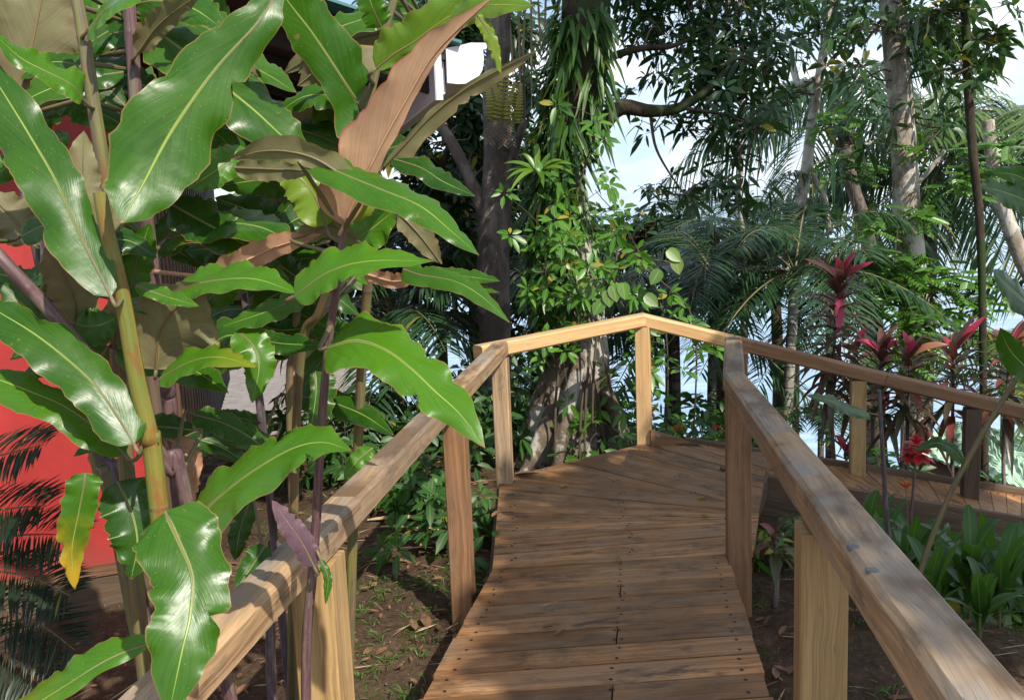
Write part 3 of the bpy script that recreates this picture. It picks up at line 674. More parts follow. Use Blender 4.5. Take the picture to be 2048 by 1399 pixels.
ginger_plant('C5', [(687, 445, 1.86), (676, 560, 1.88), (660, 660, 1.9), (650, 760, 1.92), (641, 880, 1.94), (632, 1050, 1.96), (625, 1140, 1.96), (612, 1399, 1.97)], .0075, .0125, 'cane_purple', 'slender dark purple cane crossing in front of the left handrail, topped by a pink leaf')
ginger_plant('C6', [(740, 500, 2.8), (733, 600, 2.85), (724, 720, 2.9), (716, 890, 2.95), (706, 1060, 2.96), (700, 1250, 2.97), (698, 1399, 2.98)], .015, .019, 'cane_green', 'olive purple cane behind the left handrail just right of the slender purple one')
ginger_plant('C7', [(-20, 130, 2.25), (12, 230, 2.25), (38, 330, 2.25), (55, 400, 2.26), (90, 560, 2.28), (130, 760, 2.3), (215, 930, 2.3), (245, 1010, 2.3)], .014, .018, 'cane_dark', 'dark shaded cane behind the leaning one at the far left')
ginger_plant('C8', [(805, -40, 2.2), (789, 0, 2.2), (770, 65, 2.2), (748, 160, 2.2), (727, 250, 2.2), (716, 340, 2.22), (700, 480, 2.25), (640, 620, 2.35), (595, 800, 2.45)], .008, .013, 'cane_green', 'thin green cane behind the pink leaf reaching the top of the picture')
ginger_plant('C9', [(650, 150, 2.6), (647, 260, 2.6), (620, 420, 2.6), (600, 560, 2.6), (588, 700, 2.62), (580, 850, 2.64)], .008, .012, 'cane_green', 'shaded thin cane deep inside the clump left of the pink leaf')
ginger_plant('C10', [(470, 480, 2.7), (490, 600, 2.7), (508, 740, 2.7), (528, 880, 2.72)], .011, .014, 'cane_dark', 'short dark cane under the curled bright leaf in the middle of the clump')
ginger_plant('C11', [(540, 1180, 2.3), (541, 1260, 2.3), (545, 1399, 2.3)], .012, .016, 'cane_dark', 'dark cane stump under the left handrail')
ginger_plant('C12', [(185, 900, 2.15), (200, 960, 2.15), (225, 1030, 2.15)], .011, .014, 'cane_green', 'short green cane behind the dark leaf in front of the red wall')

def blade(parent, pts, wl, wr, d0, d1, mt='ginger', under=False, roll=0.0, up=.35, fold=.16, curl=.12, wave=.05, age=0.0, bright=None, prof=(.20, .52, 2.0), k_=None, tear=None, arch=0.0, name='leaf', thin=False, twist=None, taper=False):
    """a broad leaf: midrib through surveyed points, two half blades, wavy margin, petiole back to its stem"""
    n_, h_ = (44, 6); pts = np.asarray(pts, float)
    dd = np.linspace(d0, d1, len(pts)); P3 = np.array([W(x, y, d) for (x, y), d in zip(pts, dd)])
    C_ = catmull(P3, n_); t = np.linspace(0, 1, n_); T = nrm(np.gradient(C_, axis=0))
    toC = nrm(EYE - C_); N = nrm(toC * (1 - up) + np.array([0, 0, up]) * (-1 if under else 1) + .0)
    N = nrm(N - T * np.sum(N * T, 1, keepdims=True))
    S0 = np.cross(T, N); N = N * math.cos(roll) + S0 * math.sin(roll)
    tw = (twist if twist is not None else random.uniform(-.45, .45)) * (t - .45); N, S0 = N * np.cos(tw)[:, None] + S0 * np.sin(tw)[:, None], S0
    if under: N = -N
    S = np.cross(T, N)
    if under: wl, wr = wr, wl
    dep = np.interp(t, np.linspace(0, 1, len(dd)), dd)
    a, b, e = prof
    f = np.sqrt(np.clip(1 - (1 - np.minimum(t / a, 1)) ** 2, 0, 1)) * (1 - np.clip((t - b) / (1 - b), 0, 1) ** e) ** .9
    if taper: f = np.minimum(1, .12 + .88 * (t / .62)) ** 1.0 * (1 - np.clip((t - .58) / .42, 0, 1) ** 2.3) ** .9
    f = np.maximum(f, .012)
    cosv = np.clip(np.abs(np.sum(N * toC, 1)), .35, 1)
    wscale = dep / FPX / cosv ** .8
    kw = (k_ or random.uniform(7, 11)) * .72; ph1, ph2 = random.uniform(0, 6, ), random.uniform(0, 6)
    vs_ = np.r_[-np.linspace(1, 0, h_ + 1)[:-1], np.linspace(0, 1, h_ + 1)]
    amp = 1.5 * wave * (wl + wr) / 2 * dep.mean() / FPX * 2.0
    Vv = []; UV = []
    ln = np.linalg.norm(np.diff(C_, axis=0), axis=1).sum()
    wobs = [sum(a_ * np.sin(2 * np.pi * kw * q_ * rng.uniform(.85, 1.15) * t + rng.uniform(0, 6.28)) for a_, q_ in ((.75, .62), (.8, 1.0), (.55, 1.7), (.35, 2.6))) for _ in range(2)]
    for v in vs_:
        w = (wl if v < 0 else wr) * wscale * f
        av = abs(v); ph = ph1 if v < 0 else ph2
        wob = wobs[int(v < 0)]
        wf = w * (1 + .062 * av ** 3 * wob)
        if tear:
            for (side, tt, dp, wdt) in tear:
                if side * v > 0: wf = wf * (1 - dp * np.exp(-((t - tt - .10 * (av - 1)) / wdt) ** 2) * av ** 2)
        q = C_ + S * (v * wf)[:, None] + N * (fold * av * w * (1 - .3 * av) - curl * av ** 2 * w * 1.4 + amp * av ** 2.2 * np.sin(2 * np.pi * kw * .5 * t + ph * 1.7) * np.minimum(1, f * 1.5) + amp * .45 * av ** 3 * wob * f)[:, None]
        Vv.append(q); UV.append(np.stack([t, np.full(n_, (v + 1) / 2)], 1))
    Vv = np.array(Vv); UV = np.array(UV); m_ = len(vs_)
    i_ = np.arange(m_ - 1)[:, None] * n_ + np.arange(n_ - 1)[None]
    faces = np.stack([i_, i_ + n_, i_ + n_ + 1, i_ + 1], -1).reshape(-1, 4)
    mb = MB(); tn = (bright if bright is not None else random.uniform(.25, .75), age, random.random() * 5)
    mb.add(Vv.reshape(-1, 3), faces, UV.reshape(-1, 2), tn)
    # raised midrib under the blade and a petiole to the stem
    key = parent if isinstance(parent, str) else None
    root, CP = canes[key] if key else (parent, None)
    if not thin:
        off = -N * (.0016) if not under else N * .0016 * -1
        tube(mb, C_ + off, np.linspace(.0034, .0007, n_), 6, (.5, 0, 0), 1, cap=False)
    if CP is not None:
        j = int(np.argmin(np.linalg.norm(CP - C_[0], axis=1)))
        if .008 < np.linalg.norm(CP[j] - C_[0]) < .32:
            A0 = C_[0]; A1 = CP[min(j + 1, len(CP) - 1)]; t0 = T[0] * -.03
            tube(mb, np.array([A0, A0 + t0 * .7, (A0 + A1) / 2 + t0 * .4, A1]), np.array([.0036, .004, .005, .006]), 7, (.5, 0, .2), 1, n=8, cap=False)
    return mb.build(name, [M[mt], M['peach' if mt == 'youngleaf' else 'cane_green']], root)

WS = .86
def G(key, pts, wl, wr, d0, d1, **k):
    if 'tear' not in k and rng.random() < .45: k['tear'] = [(rng.choice([-1, 1]), rng.uniform(.35, .9), rng.uniform(.3, .75), rng.uniform(.012, .03)) for _ in range(rng.integers(1, 3))]
    return blade(key, pts, wl * WS, wr * WS, d0, d1, **k)
# --- front leaves
G('C5', [(655, 694), (713, 681), (770, 699), (820, 735), (870, 782), (920, 828), (970, 895)], 56, 55, 1.75, 1.55, bright=.95, up=.45, wave=.035, k_=9, prof=(.12, .55, 2.2))
G('C1', [(372, 1060), (428, 1002), (500, 945), (583, 897), (645, 884), (702, 900)], 46, 52, 1.66, 1.52, bright=.8, up=.5, wave=.04, prof=(.2, .5, 1.8))
G('C1', [(330, 1022), (356, 1078), (384, 1150), (381, 1228), (363, 1307), (338, 1425)], 86, 92, 1.45, 1.28, bright=.5, up=.25, wave=.045, tear=[(-1, .62, .8, .025), (1, .08, .5, .03)], prof=(.13, .6, 2.6), k_=7)
G('C1', [(304, 1285), (240, 1306), (192, 1331), (144, 1362), (80, 1402), (0, 1452), (-60, 1500)], 24, 50, 1.62, 1.5, bright=.75, up=.6, age=.2, prof=(.3, .5, 2))
G('C1', [(560, -30), (520, 40), (430, 140), (345, 260), (285, 370), (242, 446)], 96, 104, 1.80, 1.60, bright=.45, up=.12, wave=.035, taper=True, twist=0.1, k_=8)
G('C1', [(222, 594), (165, 480), (113, 364), (62, 275), (0, 175), (-50, 100)], 66, 46, 1.68, 1.85, bright=.35, up=.2, wave=.05, prof=(.25, .45, 2.2))
G('C4', [(268, 888), (240, 840), (192, 772), (137, 720), (70, 668), (0, 625), (-60, 590)], 58, 52, 1.70, 1.78, bright=.35, up=.35, wave=.04)
G('C4', [(250, 908), (200, 862), (130, 812), (60, 782), (-20, 752), (-80, 730)], 50, 34, 1.78, 1.8, bright=.7, up=.45, wave=.05)
G('C4', [(158, 716), (100, 660), (50, 612), (-10, 562)], 44, 40, 1.95, 1.95, bright=.2, up=.3)
G('C4', [(150, 648), (175, 652), (205, 648), (232, 635)], 42, 46, 1.92, 1.95, bright=.45, up=.2)
G('C4', [(148, 662), (150, 600), (122, 540), (98, 480)], 48, 48, 1.96, 1.9, under=True, up=.2)
G('C2', [(34, 215), (60, 110), (86, -10), (108, -110)], 80, 90, 2.08, 2.1, under=True, up=.1, wave=.03)
G('C2', [(165, 197), (140, 168), (90, 142), (40, 115), (-15, 65)], 26, 36, 1.9, 1.8, bright=.9, up=.5, wave=.09, k_=6)
G('C2', [(176, 60), (215, 14), (260, -16), (320, -46)], 24, 34, 1.92, 1.85, bright=.85, up=.55)
G('C3', [(276, 105), (310, 58), (350, 22), (405, -15)], 28, 22, 2.05, 2.0, under=True, up=.2)
G('C3', [(300, 55), (370, 105), (440, 165), (510, 222), (575, 282), (650, 345)], 56, 60, 2.15, 2.05, bright=.35, up=.45, wave=.04)
G('C8', [(716, 210), (700, 182), (630, 75), (579, 8), (530, -60)], 50, 66, 2.12, 1.95, bright=.4, up=.3, wave=.035)
G('C8', [(762, 54), (745, 15), (722, -50)], 30, 30, 2.15, 2.1, bright=.5, up=.3)
G('C8', [(752, 138), (790, 108), (826, 86), (877, 48), (950, 0), (1000, -40)], 52, 18, 1.98, 1.9, mt='yellowleaf', bright=.35, up=.1, wave=.06)
G('C5', [(687, 452), (716, 385), (761, 292), (809, 206), (860, 120), (912, 62), (985, -5)], 84, 22, 1.85, 1.72, mt='youngleaf', under=True, up=.1, wave=.035, prof=(.16, .25, 1.25), k_=9)
G('C5', [(690, 445), (700, 380), (720, 330), (750, 290)], 50, 60, 1.9, 1.88, mt='yellowleaf', bright=.9, up=.1, wave=.02)
G('C8', [(900, 42), (975, 12), (1066, 12)], 26, 22, 1.85, 1.75, mt='yellowleaf', bright=.35, up=.3)
G('C8', [(955, 30), (980, 72), (1002, 148)], 14, 15, 1.8, 1.8, mt='yellowleaf', bright=.9, up=.2)
G('C8', [(768, 332), (809, 288), (860, 233), (929, 178), (1005, 135), (1078, 98)], 9, 30, 2.3, 2.25, under=True, up=.3)
G('C6', [(785, 317), (843, 336), (888, 364), (950, 392)], 22, 22, 2.3, 2.2, bright=.15, up=.5)
G('C5', [(600, 305), (680, 345), (760, 378), (840, 412), (900, 460), (958, 510)], 38, 34, 1.76, 1.62, bright=.6, up=.55, wave=.04, curl=.25, prof=(.3, .5, 1.9))
G('C5', [(712, 372), (640, 322), (580, 303), (520, 302), (462, 318)], 24, 34, 1.74, 1.72, under=True, up=.3, wave=.06, k_=5)
G('C3', [(470, 335), (540, 338), (632, 342)], 18, 26, 1.82, 1.8, under=True, up=.1)
G('C3', [(494, 298), (430, 342), (376, 378)], 34, 34, 1.88, 1.8, bright=.75, up=.3)
G('C5', [(652, 452), (628, 390), (593, 350), (545, 332)], 52, 36, 1.92, 1.92, mt='yellowleaf', bright=.75, up=.15)
G('C6', [(690, 498), (738, 462), (792, 418)], 42, 42, 2.05, 2.0, bright=.85, up=.3)
G('C3', [(342, 408), (400, 440), (470, 478), (542, 520)], 46, 46, 2.2, 2.15, bright=.15, up=.35)
G('C3', [(432, 545), (500, 516), (560, 490), (642, 468)], 30, 26, 1.95, 1.95, mt='youngleaf', under=True, up=.3)
G('C5', [(600, 474), (660, 452), (722, 484)], 24, 24, 1.95, 1.95, under=True, up=.3)
G('C3', [(352, 577), (430, 561), (510, 558), (596, 586)], 34, 24, 1.82, 1.72, bright=.85, up=.45, wave=.05)
G('C5', [(588, 592), (660, 543), (740, 522), (866, 522)], 42, 32, 1.72, 1.6, bright=.95, up=.45, wave=.04, prof=(.2, .4, 1.8))
G('C6', [(806, 538), (840, 549), (909, 562), (964, 593), (1020, 645)], 20, 24, 1.95, 1.82, bright=.45, up=.4)
G('C6', [(850, 545), (930, 552), (1000, 562)], 16, 12, 1.94, 1.86, bright=.45, up=.4)
G('C6', [(890, 560), (950, 573), (998, 585)], 8, 9, 1.92, 1.86, bright=.45, up=.4)
G('C12', [(235, 962), (262, 1020), (275, 1085), (262, 1158)], 62, 64, 1.85, 1.8, bright=.2, up=.15, wave=.05)
G('C12', [(170, 945), (168, 970), (158, 1023), (144, 1100), (150, 1178)], 36, 40, 1.75, 1.72, bright=.65, up=.1, age=.95)
G('C3', [(312, 738), (318, 672), (350, 617), (400, 565)], 66, 116, 1.85, 1.8, under=True, up=.1, wave=.05, k_=6)
G('C3', [(272, 570), (330, 592), (398, 612)], 18, 16, 1.78, 1.76, bright=.7, up=.4)
G('C3', [(318, 757), (380, 723), (440, 714), (514, 734)], 24, 22, 1.8, 1.7, bright=.85, up=.5, age=.3)
G('C10', [(474, 662), (505, 690), (518, 735), (504, 805)], 40, 40, 2.0, 1.95, bright=.9, up=.25, wave=.06)
G('C10', [(478, 668), (560, 686), (655, 690)], 24, 24, 2.35, 2.3, bright=.15, up=.4)
G('C9', [(630, 742), (631, 790), (619, 876)], 46, 12, 2.25, 2.2, bright=.2, up=.15)
G('C3', [(362, 876), (420, 850), (470, 835), (522, 846)], 24, 24, 2.3, 2.3, bright=.1, up=.5)
G('C9', [(612, 585), (540, 620), (446, 652)], 28, 22, 2.0, 2.0, bright=.45, up=.4)
G('C6', [(745, 895), (715, 920), (688, 957)], 20, 20, 2.2, 2.15, bright=.85, up=.4)
G('C5', [(628, 1132), (604, 1085), (574, 1042), (544, 1000)], 26, 28, 1.9, 1.9, mt='purpleleaf', up=.2, wave=.02)
G('C5', [(641, 1118), (656, 1155), (651, 1208)], 10, 11, 1.9, 1.88, bright=.5, up=.1)
G('C3', [(190, 122), (250, 150), (335, 198)], 30, 30, 2.3, 2.25, bright=.2, up=.4)
G('C2', [(100, 172), (180, 215), (262, 258)], 38, 40, 2.2, 2.2, bright=.4, up=.35)
G('C1', [(180, 470), (172, 400), (166, 330), (168, 262)], 42, 34, 1.80, 1.82, under=True, up=.1)
G('C1', [(216, 468), (226, 400), (242, 330)], 30, 30, 1.84, 1.86, under=True, up=.1)
G('C7', [(62, 482), (20, 430), (-25, 385)], 46, 46, 2.1, 2.1, under=True, up=.1)
G('C7', [(60, 325), (100, 292), (140, 268)], 28, 30, 2.2, 2.2, bright=.8, up=.4)
G('C3', [(255, 594), (275, 520), (300, 445)], 34, 36, 2.0, 2.0, bright=.45, up=.2)
G('C3', [(348, 250), (326, 160), (305, 78), (288, -8)], 6, 40, 2.2, 2.2, mt='yellowleaf', bright=.75, up=.05, wave=.02)
G('C8', [(402, 38), (425, 5), (440, -30)], 24, 26, 2.3, 2.3, bright=.4, up=.3)
G('C8', [(438, 94), (446, 55), (456, 10)], 16, 16, 2.3, 2.3, bright=.8, up=.3)
G('C6', [(800, 428), (840, 470), (884, 528)], 28, 26, 2.3, 2.25, under=True, up=.2)
G('C6', [(728, 546), (790, 562), (836, 548)], 18, 16, 2.2, 2.15, mt='youngleaf', under=True, up=.3)
G('C11', [(500, 1000), (480, 1060), (470, 1120)], 26, 26, 2.5, 2.45, bright=.1, up=.3)
G('C11', [(530, 1090), (505, 1130), (470, 1180)], 28, 28, 2.2, 2.1, bright=.15, up=.3)
G('C9', [(640, 275), (560, 250), (470, 245)], 34, 34, 2.6, 2.6, bright=.1, up=.4)
G('C9', [(610, 430), (560, 440), (480, 440)], 36, 36, 2.55, 2.6, bright=.1, up=.4)
G('C9', [(600, 560), (560, 530), (500, 480)], 36, 36, 2.5, 2.5, bright=.15, up=.4)
G('C9', [(655, 160), (690, 120), (745, 90)], 26, 30, 2.5, 2.5, bright=.15, up=.4)
G('C8', [(720, 320), (770, 300), (830, 280)], 22, 26, 2.6, 2.5, bright=.1, up=.4)
G('C10', [(480, 520), (430, 500), (370, 500)], 34, 34, 2.6, 2.6, bright=.1, up=.4)
G('C10', [(500, 640), (560, 660), (640, 650)], 26, 26, 2.6, 2.6, bright=.2, up=.4)
G('C7', [(40, 340), (60, 280), (100, 220)], 36, 36, 2.3, 2.3, bright=.3, up=.3)
G('C7', [(100, 590), (40, 560), (-30, 540)], 36, 30, 2.2, 2.2, bright=.2, up=.4)
G('C7', [(175, 850), (230, 800), (290, 780)], 26, 26, 2.3, 2.3, bright=.25, up=.4)
G('C12', [(190, 905), (240, 870), (300, 860)], 22, 22, 2.3, 2.3, bright=.2, up=.4)
G('C3', [(345, 882), (385, 905), (384, 1000)], 20, 26, 2.1, 2.1, mt='youngleaf', under=True, up=.1, wave=.1, age=1)

for key, pts, d_ in (('C3', ((300, 300), (380, 278), (490, 296)), 2.45), ('C9', ((618, 385), (540, 360), (435, 372)), 2.6), ('C9', ((612, 470), (520, 430), (430, 395)), 2.55), ('C8', ((705, 300), (600, 262), (495, 280)), 2.4), ('C9', ((605, 540), (560, 470), (540, 400)), 2.6), ('C3', ((300, 500), (380, 440), (470, 420)), 2.5)):
    G(key, pts, 40, 40, d_, d_, bright=.15, up=.25)
# inner leaves of the clump, each on the cane it grows from
keys = ['C2', 'C3', 'C4', 'C7', 'C8', 'C9', 'C10', 'C3', 'C7', 'C9', 'C8']
for j in range(100):
    key = keys[j % len(keys)]; CP = canes[key][1]; q = CP[rng.integers(0, int(len(CP) * .8))] + [0, .12 + rng.random() * .25, 0]
    v = q - EYE; px = 1024 + FPX * (v @ cR) / (v @ cF); py = 699.5 - FPX * (v @ cU) / (v @ cF)
    if py > 880 or py < -60: continue
    a_ = rng.uniform(-.5, .9) if rng.random() < .6 else rng.uniform(math.pi - .9, math.pi + .5); l = rng.uniform(150, 260); d_ = q[1]
    dx, dy = l * math.cos(a_), -l * math.sin(a_)
    if px + dx > 800: dx = -abs(dx)
    G(key, [(px, py), (px + dx * .35, py + dy * .45 - 14), (px + dx * .7, py + dy * .7), (px + dx, py + dy * .75 + 40)], rng.uniform(24, 38), rng.uniform(24, 38), d_, d_ + rng.uniform(-.2, .1), bright=rng.uniform(0, .6), up=rng.uniform(.2, .6), under=rng.random() < .12)

# ------------------------------------------------------------------ trees
def rnd_dir(n, upb=0.0):
    v = rng.standard_normal((n, 3)); v[:, 2] += upb; return nrm(v)
def whorls(mb, C_, axis, L, wd, kmin=5, kmax=8, droop=.35, lift=.25, yellow=.02, tone=(.1, .9)):
    """leaves held in rosettes at the twig ends"""
    C_ = np.atleast_2d(C_); B = []; D = []; Nn = []; LL = []
    for c, a in zip(C_, np.broadcast_to(axis, C_.shape)):
        k_ = rng.integers(kmin, kmax + 1); a = nrm(a); s = nrm(np.cross(a, [.3, .5, .8])); b = np.cross(a, s)
        th = np.arange(k_) * 2 * np.pi / k_ + rng.uniform(0, 6) + rng.normal(0, .25, k_)
        d = np.cos(th)[:, None] * s + np.sin(th)[:, None] * b + a * (lift + rng.normal(0, .25, k_))[:, None]
        B.append(np.tile(c, (k_, 1)) + d * .02); D.append(d); Nn.append(np.tile(a, (k_, 1)) + rng.normal(0, .25, (k_, 3))); LL.append(rng.uniform(.65, 1.15, k_))
    B = np.vstack(B); D = np.vstack(D); Nn = np.vstack(Nn); LL = np.concatenate(LL); n_ = len(B)
    t = np.stack([rng.uniform(*tone, n_), (rng.random(n_) < yellow) * .8, rng.random(n_)], 1)
    leaves(mb, B, D, Nn, LL * L, LL * wd, droop * rng.uniform(.4, 1.5, n_), .2, t)
def crown(mbl, mbt, clumps, L, wd, dens, twig=.006, **kw):
    """clumps: (centre, radii, anchor on the limb)"""
    for c, r_, anc in clumps:
        c = np.asarray(c, float); r_ = np.asarray(r_, float); n_ = max(3, int(dens * r_[0] * r_[1] * r_[2] * 4.2))
        d = rnd_dir(n_); q = c + d * r_ * (rng.random((n_, 1)) ** .45) * (1 + .25 * rng.standard_normal((n_, 1)))
        nb = max(2, n_ // 9); hubs = c + rnd_dir(nb) * r_ * .45
        for h in hubs:
            mid = (h + anc) / 2 + rng.normal(0, .05, 3); tube(mbt, [anc, mid, h], [twig * 2.2, twig * 1.7, twig * 1.2], 5, n=7, cap=False)
        hi = np.argmin(np.linalg.norm(q[:, None] - hubs[None], axis=2), 1)
        for p_, h in zip(q, hubs[hi]): tube(mbt, [h, (h + p_) / 2 + rng.normal(0, .03, 3), p_], [twig, twig * .7, twig * .45], 3, n=4, cap=False)
        ax = nrm(nrm(q - hubs[hi]) * .6 + np.array([0, -.1, .5]) + rng.normal(0, .35, (n_, 3)))
        whorls(mbl, q, ax, L, wd, **kw)
def tree(name, base, label, cat='tree', group=None):
    return thing(name, base, label, cat, group)

# the big tree grown over with ferns, just past the landing
tb = W(1150, 925, 7.25); tb[2] = gz(tb[0], tb[1])
big = tree('rainforest_tree', tb, 'massive dark tree with flared roots, clad in hanging ferns, behind the far handrail')
axis = catmull([tb + [0, 0, -.1], W(1152, 800, 7.25), W(1155, 650, 7.25), W(1128, 480, 7.25), W(1124, 350, 7.25), W(1158, 200, 7.25), W(1172, 50, 7.25), W(1178, -150, 7.25), W(1185, -500, 7.3)], 90)
hh = axis[:, 2] - tb[2]; th = np.linspace(0, 2 * np.pi, 57)[:-1]
r0 = np.interp(hh, [-.1, .3, .7, 1.1, 1.6, 2.4, 3.2, 6], [.38, .32, .265, .235, .205, .19, .185, .17])
fl_ = np.interp(hh, [-.1, .25, .6, 1.1, 1.8], [.85, .6, .32, .14, 0.03])
ridge = np.zeros_like(th)
for a0, wd_, am in ((-2.75, .22, 1.25), (-1.95, .2, .55), (-1.35, .28, .75), (-.5, .25, .6), (.4, .3, .8), (1.6, .3, .8), (2.6, .3, .8)):
    dth = np.angle(np.exp(1j * (th - a0))); ridge += am * np.exp(-(dth / wd_) ** 2)
rad_ = r0[:, None] * (1 + fl_[:, None] * (ridge - .35)[None]) * (1 + .05 * np.sin(3 * th[None] + hh[:, None] * 5) + .035 * np.sin(7 * th[None] - hh[:, None] * 9 + 1) + .02 * rng.standard_normal((len(hh), len(th))))
V = axis[:, None] + rad_[..., None] * np.stack([np.cos(th), np.sin(th), 0 * th], -1)[None]
ns = len(th); i_ = np.arange(len(hh) - 1)[:, None] * ns + np.arange(ns)[None]; j_ = np.arange(len(hh) - 1)[:, None] * ns + (np.arange(ns)[None] + 1) % ns
mb = MB(); uv_ = np.stack([np.repeat(hh, ns), np.tile(th / 6.28, len(hh))], 1)
cut = 34
f_ = np.stack([i_, j_, j_ + ns, i_ + ns], -1)
mb.add(V, f_[:cut].reshape(-1, 4), uv_); mb.add(V, f_[cut:].reshape(-1, 4), uv_, (.5, 0, .5), 1)
mb.build('trunk', [M['bark_big'], M['bark_dark']], big)
for a_, b_, c_ in (((1118, 780, 7.05), (1090, 860, 6.85), (1040, 915, 6.7)), ((1165, 700, 7.0), (1130, 840, 6.8), (1108, 925, 6.7)), ((1205, 760, 7.1), (1240, 860, 6.95), (1262, 915, 6.9))):
    mb = MB(); e_ = W(*c_); e_[2] = gz(e_[0], e_[1]) - .04
    tube(mb, [W(*a_), W(*b_), e_], [.05, .065, .04], 12, n=14, lump=.15); mb.build('buttress_root', M['bark_big'], big)
def limb(root, pts, r0, r1, mt='bark_dark', n_=24, name='limb', lump=.12):
    mb = MB(); P = np.array([W(*a) for a in pts]); tube(mb, P, np.linspace(r0, r1, len(P)), 9, n=n_, lump=lump); mb.build(name, M[mt], root); return P
b1 = limb(big, [(1140, 330, 7.25), (1195, 262, 7.2), (1240, 216, 7.15), (1300, 222, 7.1), (1360, 215, 7.1), (1420, 175, 7.1), (1470, 120, 7.2)], .085, .02)
b2 = limb(big, [(1180, 140, 7.25), (1228, 112, 7.2), (1285, 96, 7.2), (1345, 92, 7.3), (1420, 60, 7.5)], .04, .012)
b3 = limb(big, [(1300, 222, 7.1), (1310, 290, 7.1), (1335, 340, 7.1), (1370, 390, 7.1)], .014, .006, 'twig', 14)
b4 = limb(big, [(1360, 215, 7.1), (1440, 228, 7.0), (1510, 250, 7.0)], .016, .006, 'twig', 14)
b5 = limb(big, [(1182, -60, 7.25), (1260, -60, 7.4), (1360, -30, 7.6), (1480, -20, 7.6)], .05, .015)
mbl, mbt = MB(), MB()
cl = []
for px, py, d_, rx, rz, anc in ((1330, 60, 7.6, .38, .28, b2[2]), (1260, 30, 7.7, .26, .25, b2[1]), (1400, 40, 7.6, .4, .32, b2[4]), (1480, 60, 7.5, .36, .3, b5[3]), (1440, 130, 7.3, .4, .25, b1[6]),
        (1490, 150, 7.2, .32, .3, b1[6]), (1370, 150, 7.3, .3, .2, b1[5]), (1430, 210, 7.1, .34, .2, b4[1]), (1490, 250, 7.0, .3, .2, b4[2]), (1330, 250, 7.1, .22, .14, b1[4]), (1400, 270, 7.05, .28, .14, b4[1]),
        (1470, 330, 7.0, .26, .18, b4[2]), (1510, 380, 7.0, .24, .15, b4[2]), (1410, 370, 7.4, .28, .2, b3[3]), (1330, 390, 7.6, .26, .16, b3[3]), (1480, 410, 7.3, .22, .12, b4[2]), (1540, 90, 7.6, .26, .35, b5[3]), (1550, 200, 7.5, .2, .22, b4[2]),
        (1300, -60, 7.8, .7, .3, b5[2]), (1480, -60, 7.8, .7, .3, b5[3]), (1120, -120, 7.4, .5, .3, b5[0]), (1250, 190, 7.3, .1, .09, b1[2])):
    cl.append((W(px, py, d_), (rx, rx * .8, rz), anc))
crown(mbl, mbt, cl, .150, .046, 240, twig=.004, droop=.45, tone=(.05, .8), yellow=.01)
mbt.build('twigs', M['twig'], big); mbl.build('crown', M['canopy'], big)
# dangling dry strands on the trunk
mb = MB()
for px, y0, y1 in ((1035, -40, 190), (1050, 0, 160), (1062, -60, 230), (1020, 40, 170), (1075, -30, 120), (1092, -30, 80)):
    a_, b_ = W(px, y0, 6.95), W(px + random.uniform(-6, 8), y1, 6.95)
    leaves(mb, a_, b_ - a_, EYE - a_, np.linalg.norm(b_ - a_), .020, 0.0, .3, (.6, 0, .2))
mb.build('dry_strand', M['dead'], big)
# thin aerial roots hanging by the buttress
for j, (px, y0, y1) in enumerate(((1180, 700, 920), (1170, 760, 915), (1120, 720, 900), (1196, 640, 860), (1235, 500, 640))):
    mb = MB(); q = [W(px, y0, 6.75), W(px - 9, (y0 + y1) / 2, 6.7), W(px - 12, y1, 6.7)]
    if j < 3: q[2][2] = gz(q[2][0], q[2][1]) - .02
    tube(mb, q, [.008, .011, .008], 6, n=12); mb.build('aerial_root', M['twig'], big)

# strap ferns hanging from the trunk: separate tufts
FG = 'strap ferns growing on the big trunk'
fspots = []
for j in range(92):
    v = j / 91; py = 10 + 640 * v + random.uniform(-10, 10)
    fspots.append((np.interp(py, [0, 150, 300, 420, 650], [1095, 1085, 1085, 1065, 1080]) + random.uniform(-58, 60), py))
fspots += [(1205, 60), (1208, 100), (1200, 150), (1190, 190), (1195, 20), (1180, 230), (1040, 430), (1045, 470), (1050, 520), (1042, 400), (1058, 560), (1165, 300), (1150, 340), (1145, 420), (1120, 640), (1150, 600), (1190, 130)]
nearest_ax = lambda P: axis[int(np.argmin(np.abs(axis[:, 2] - P[2])))]
for j, (px, py) in enumerate(fspots):
    P = W(px, py, 7.0); a_ = nearest_ax(P); out = P - a_; out[2] = 0
    ang = np.clip((P[0] - a_[0]) / .3, -1, 1) * 1.35; out = np.array([math.sin(ang), -math.cos(ang), 0]); P = np.array([a_[0], a_[1], P[2]]) + out * .20
    n_ = rng.integers(9, 16); sd = nrm(np.cross(out, up3))
    B = P + sd * rng.normal(0, .04, (n_, 1)) + up3 * rng.normal(0, .04, (n_, 1))
    D = out * rng.uniform(.25, .9, (n_, 1)) + sd * rng.normal(0, .40, (n_, 1)) + up3 * rng.uniform(-.9, .35, (n_, 1))
    t = np.stack([rng.uniform(.1, 1, n_), (rng.random(n_) < .05) * .7, rng.random(n_)], 1)
    L_ = rng.uniform(.10, .27, n_)
    mb = MB(); leaves(mb, B, D, out + up3 * .6, L_, L_ * .15, rng.uniform(.5, 1.3, n_), .3, t, shape=(.45, 1.0))
    o = mb.build('strap_fern', M['fern'])
    tag(o, 'tuft of narrow strap fern leaves hanging from the dark fern covered trunk', 'fern', FG)
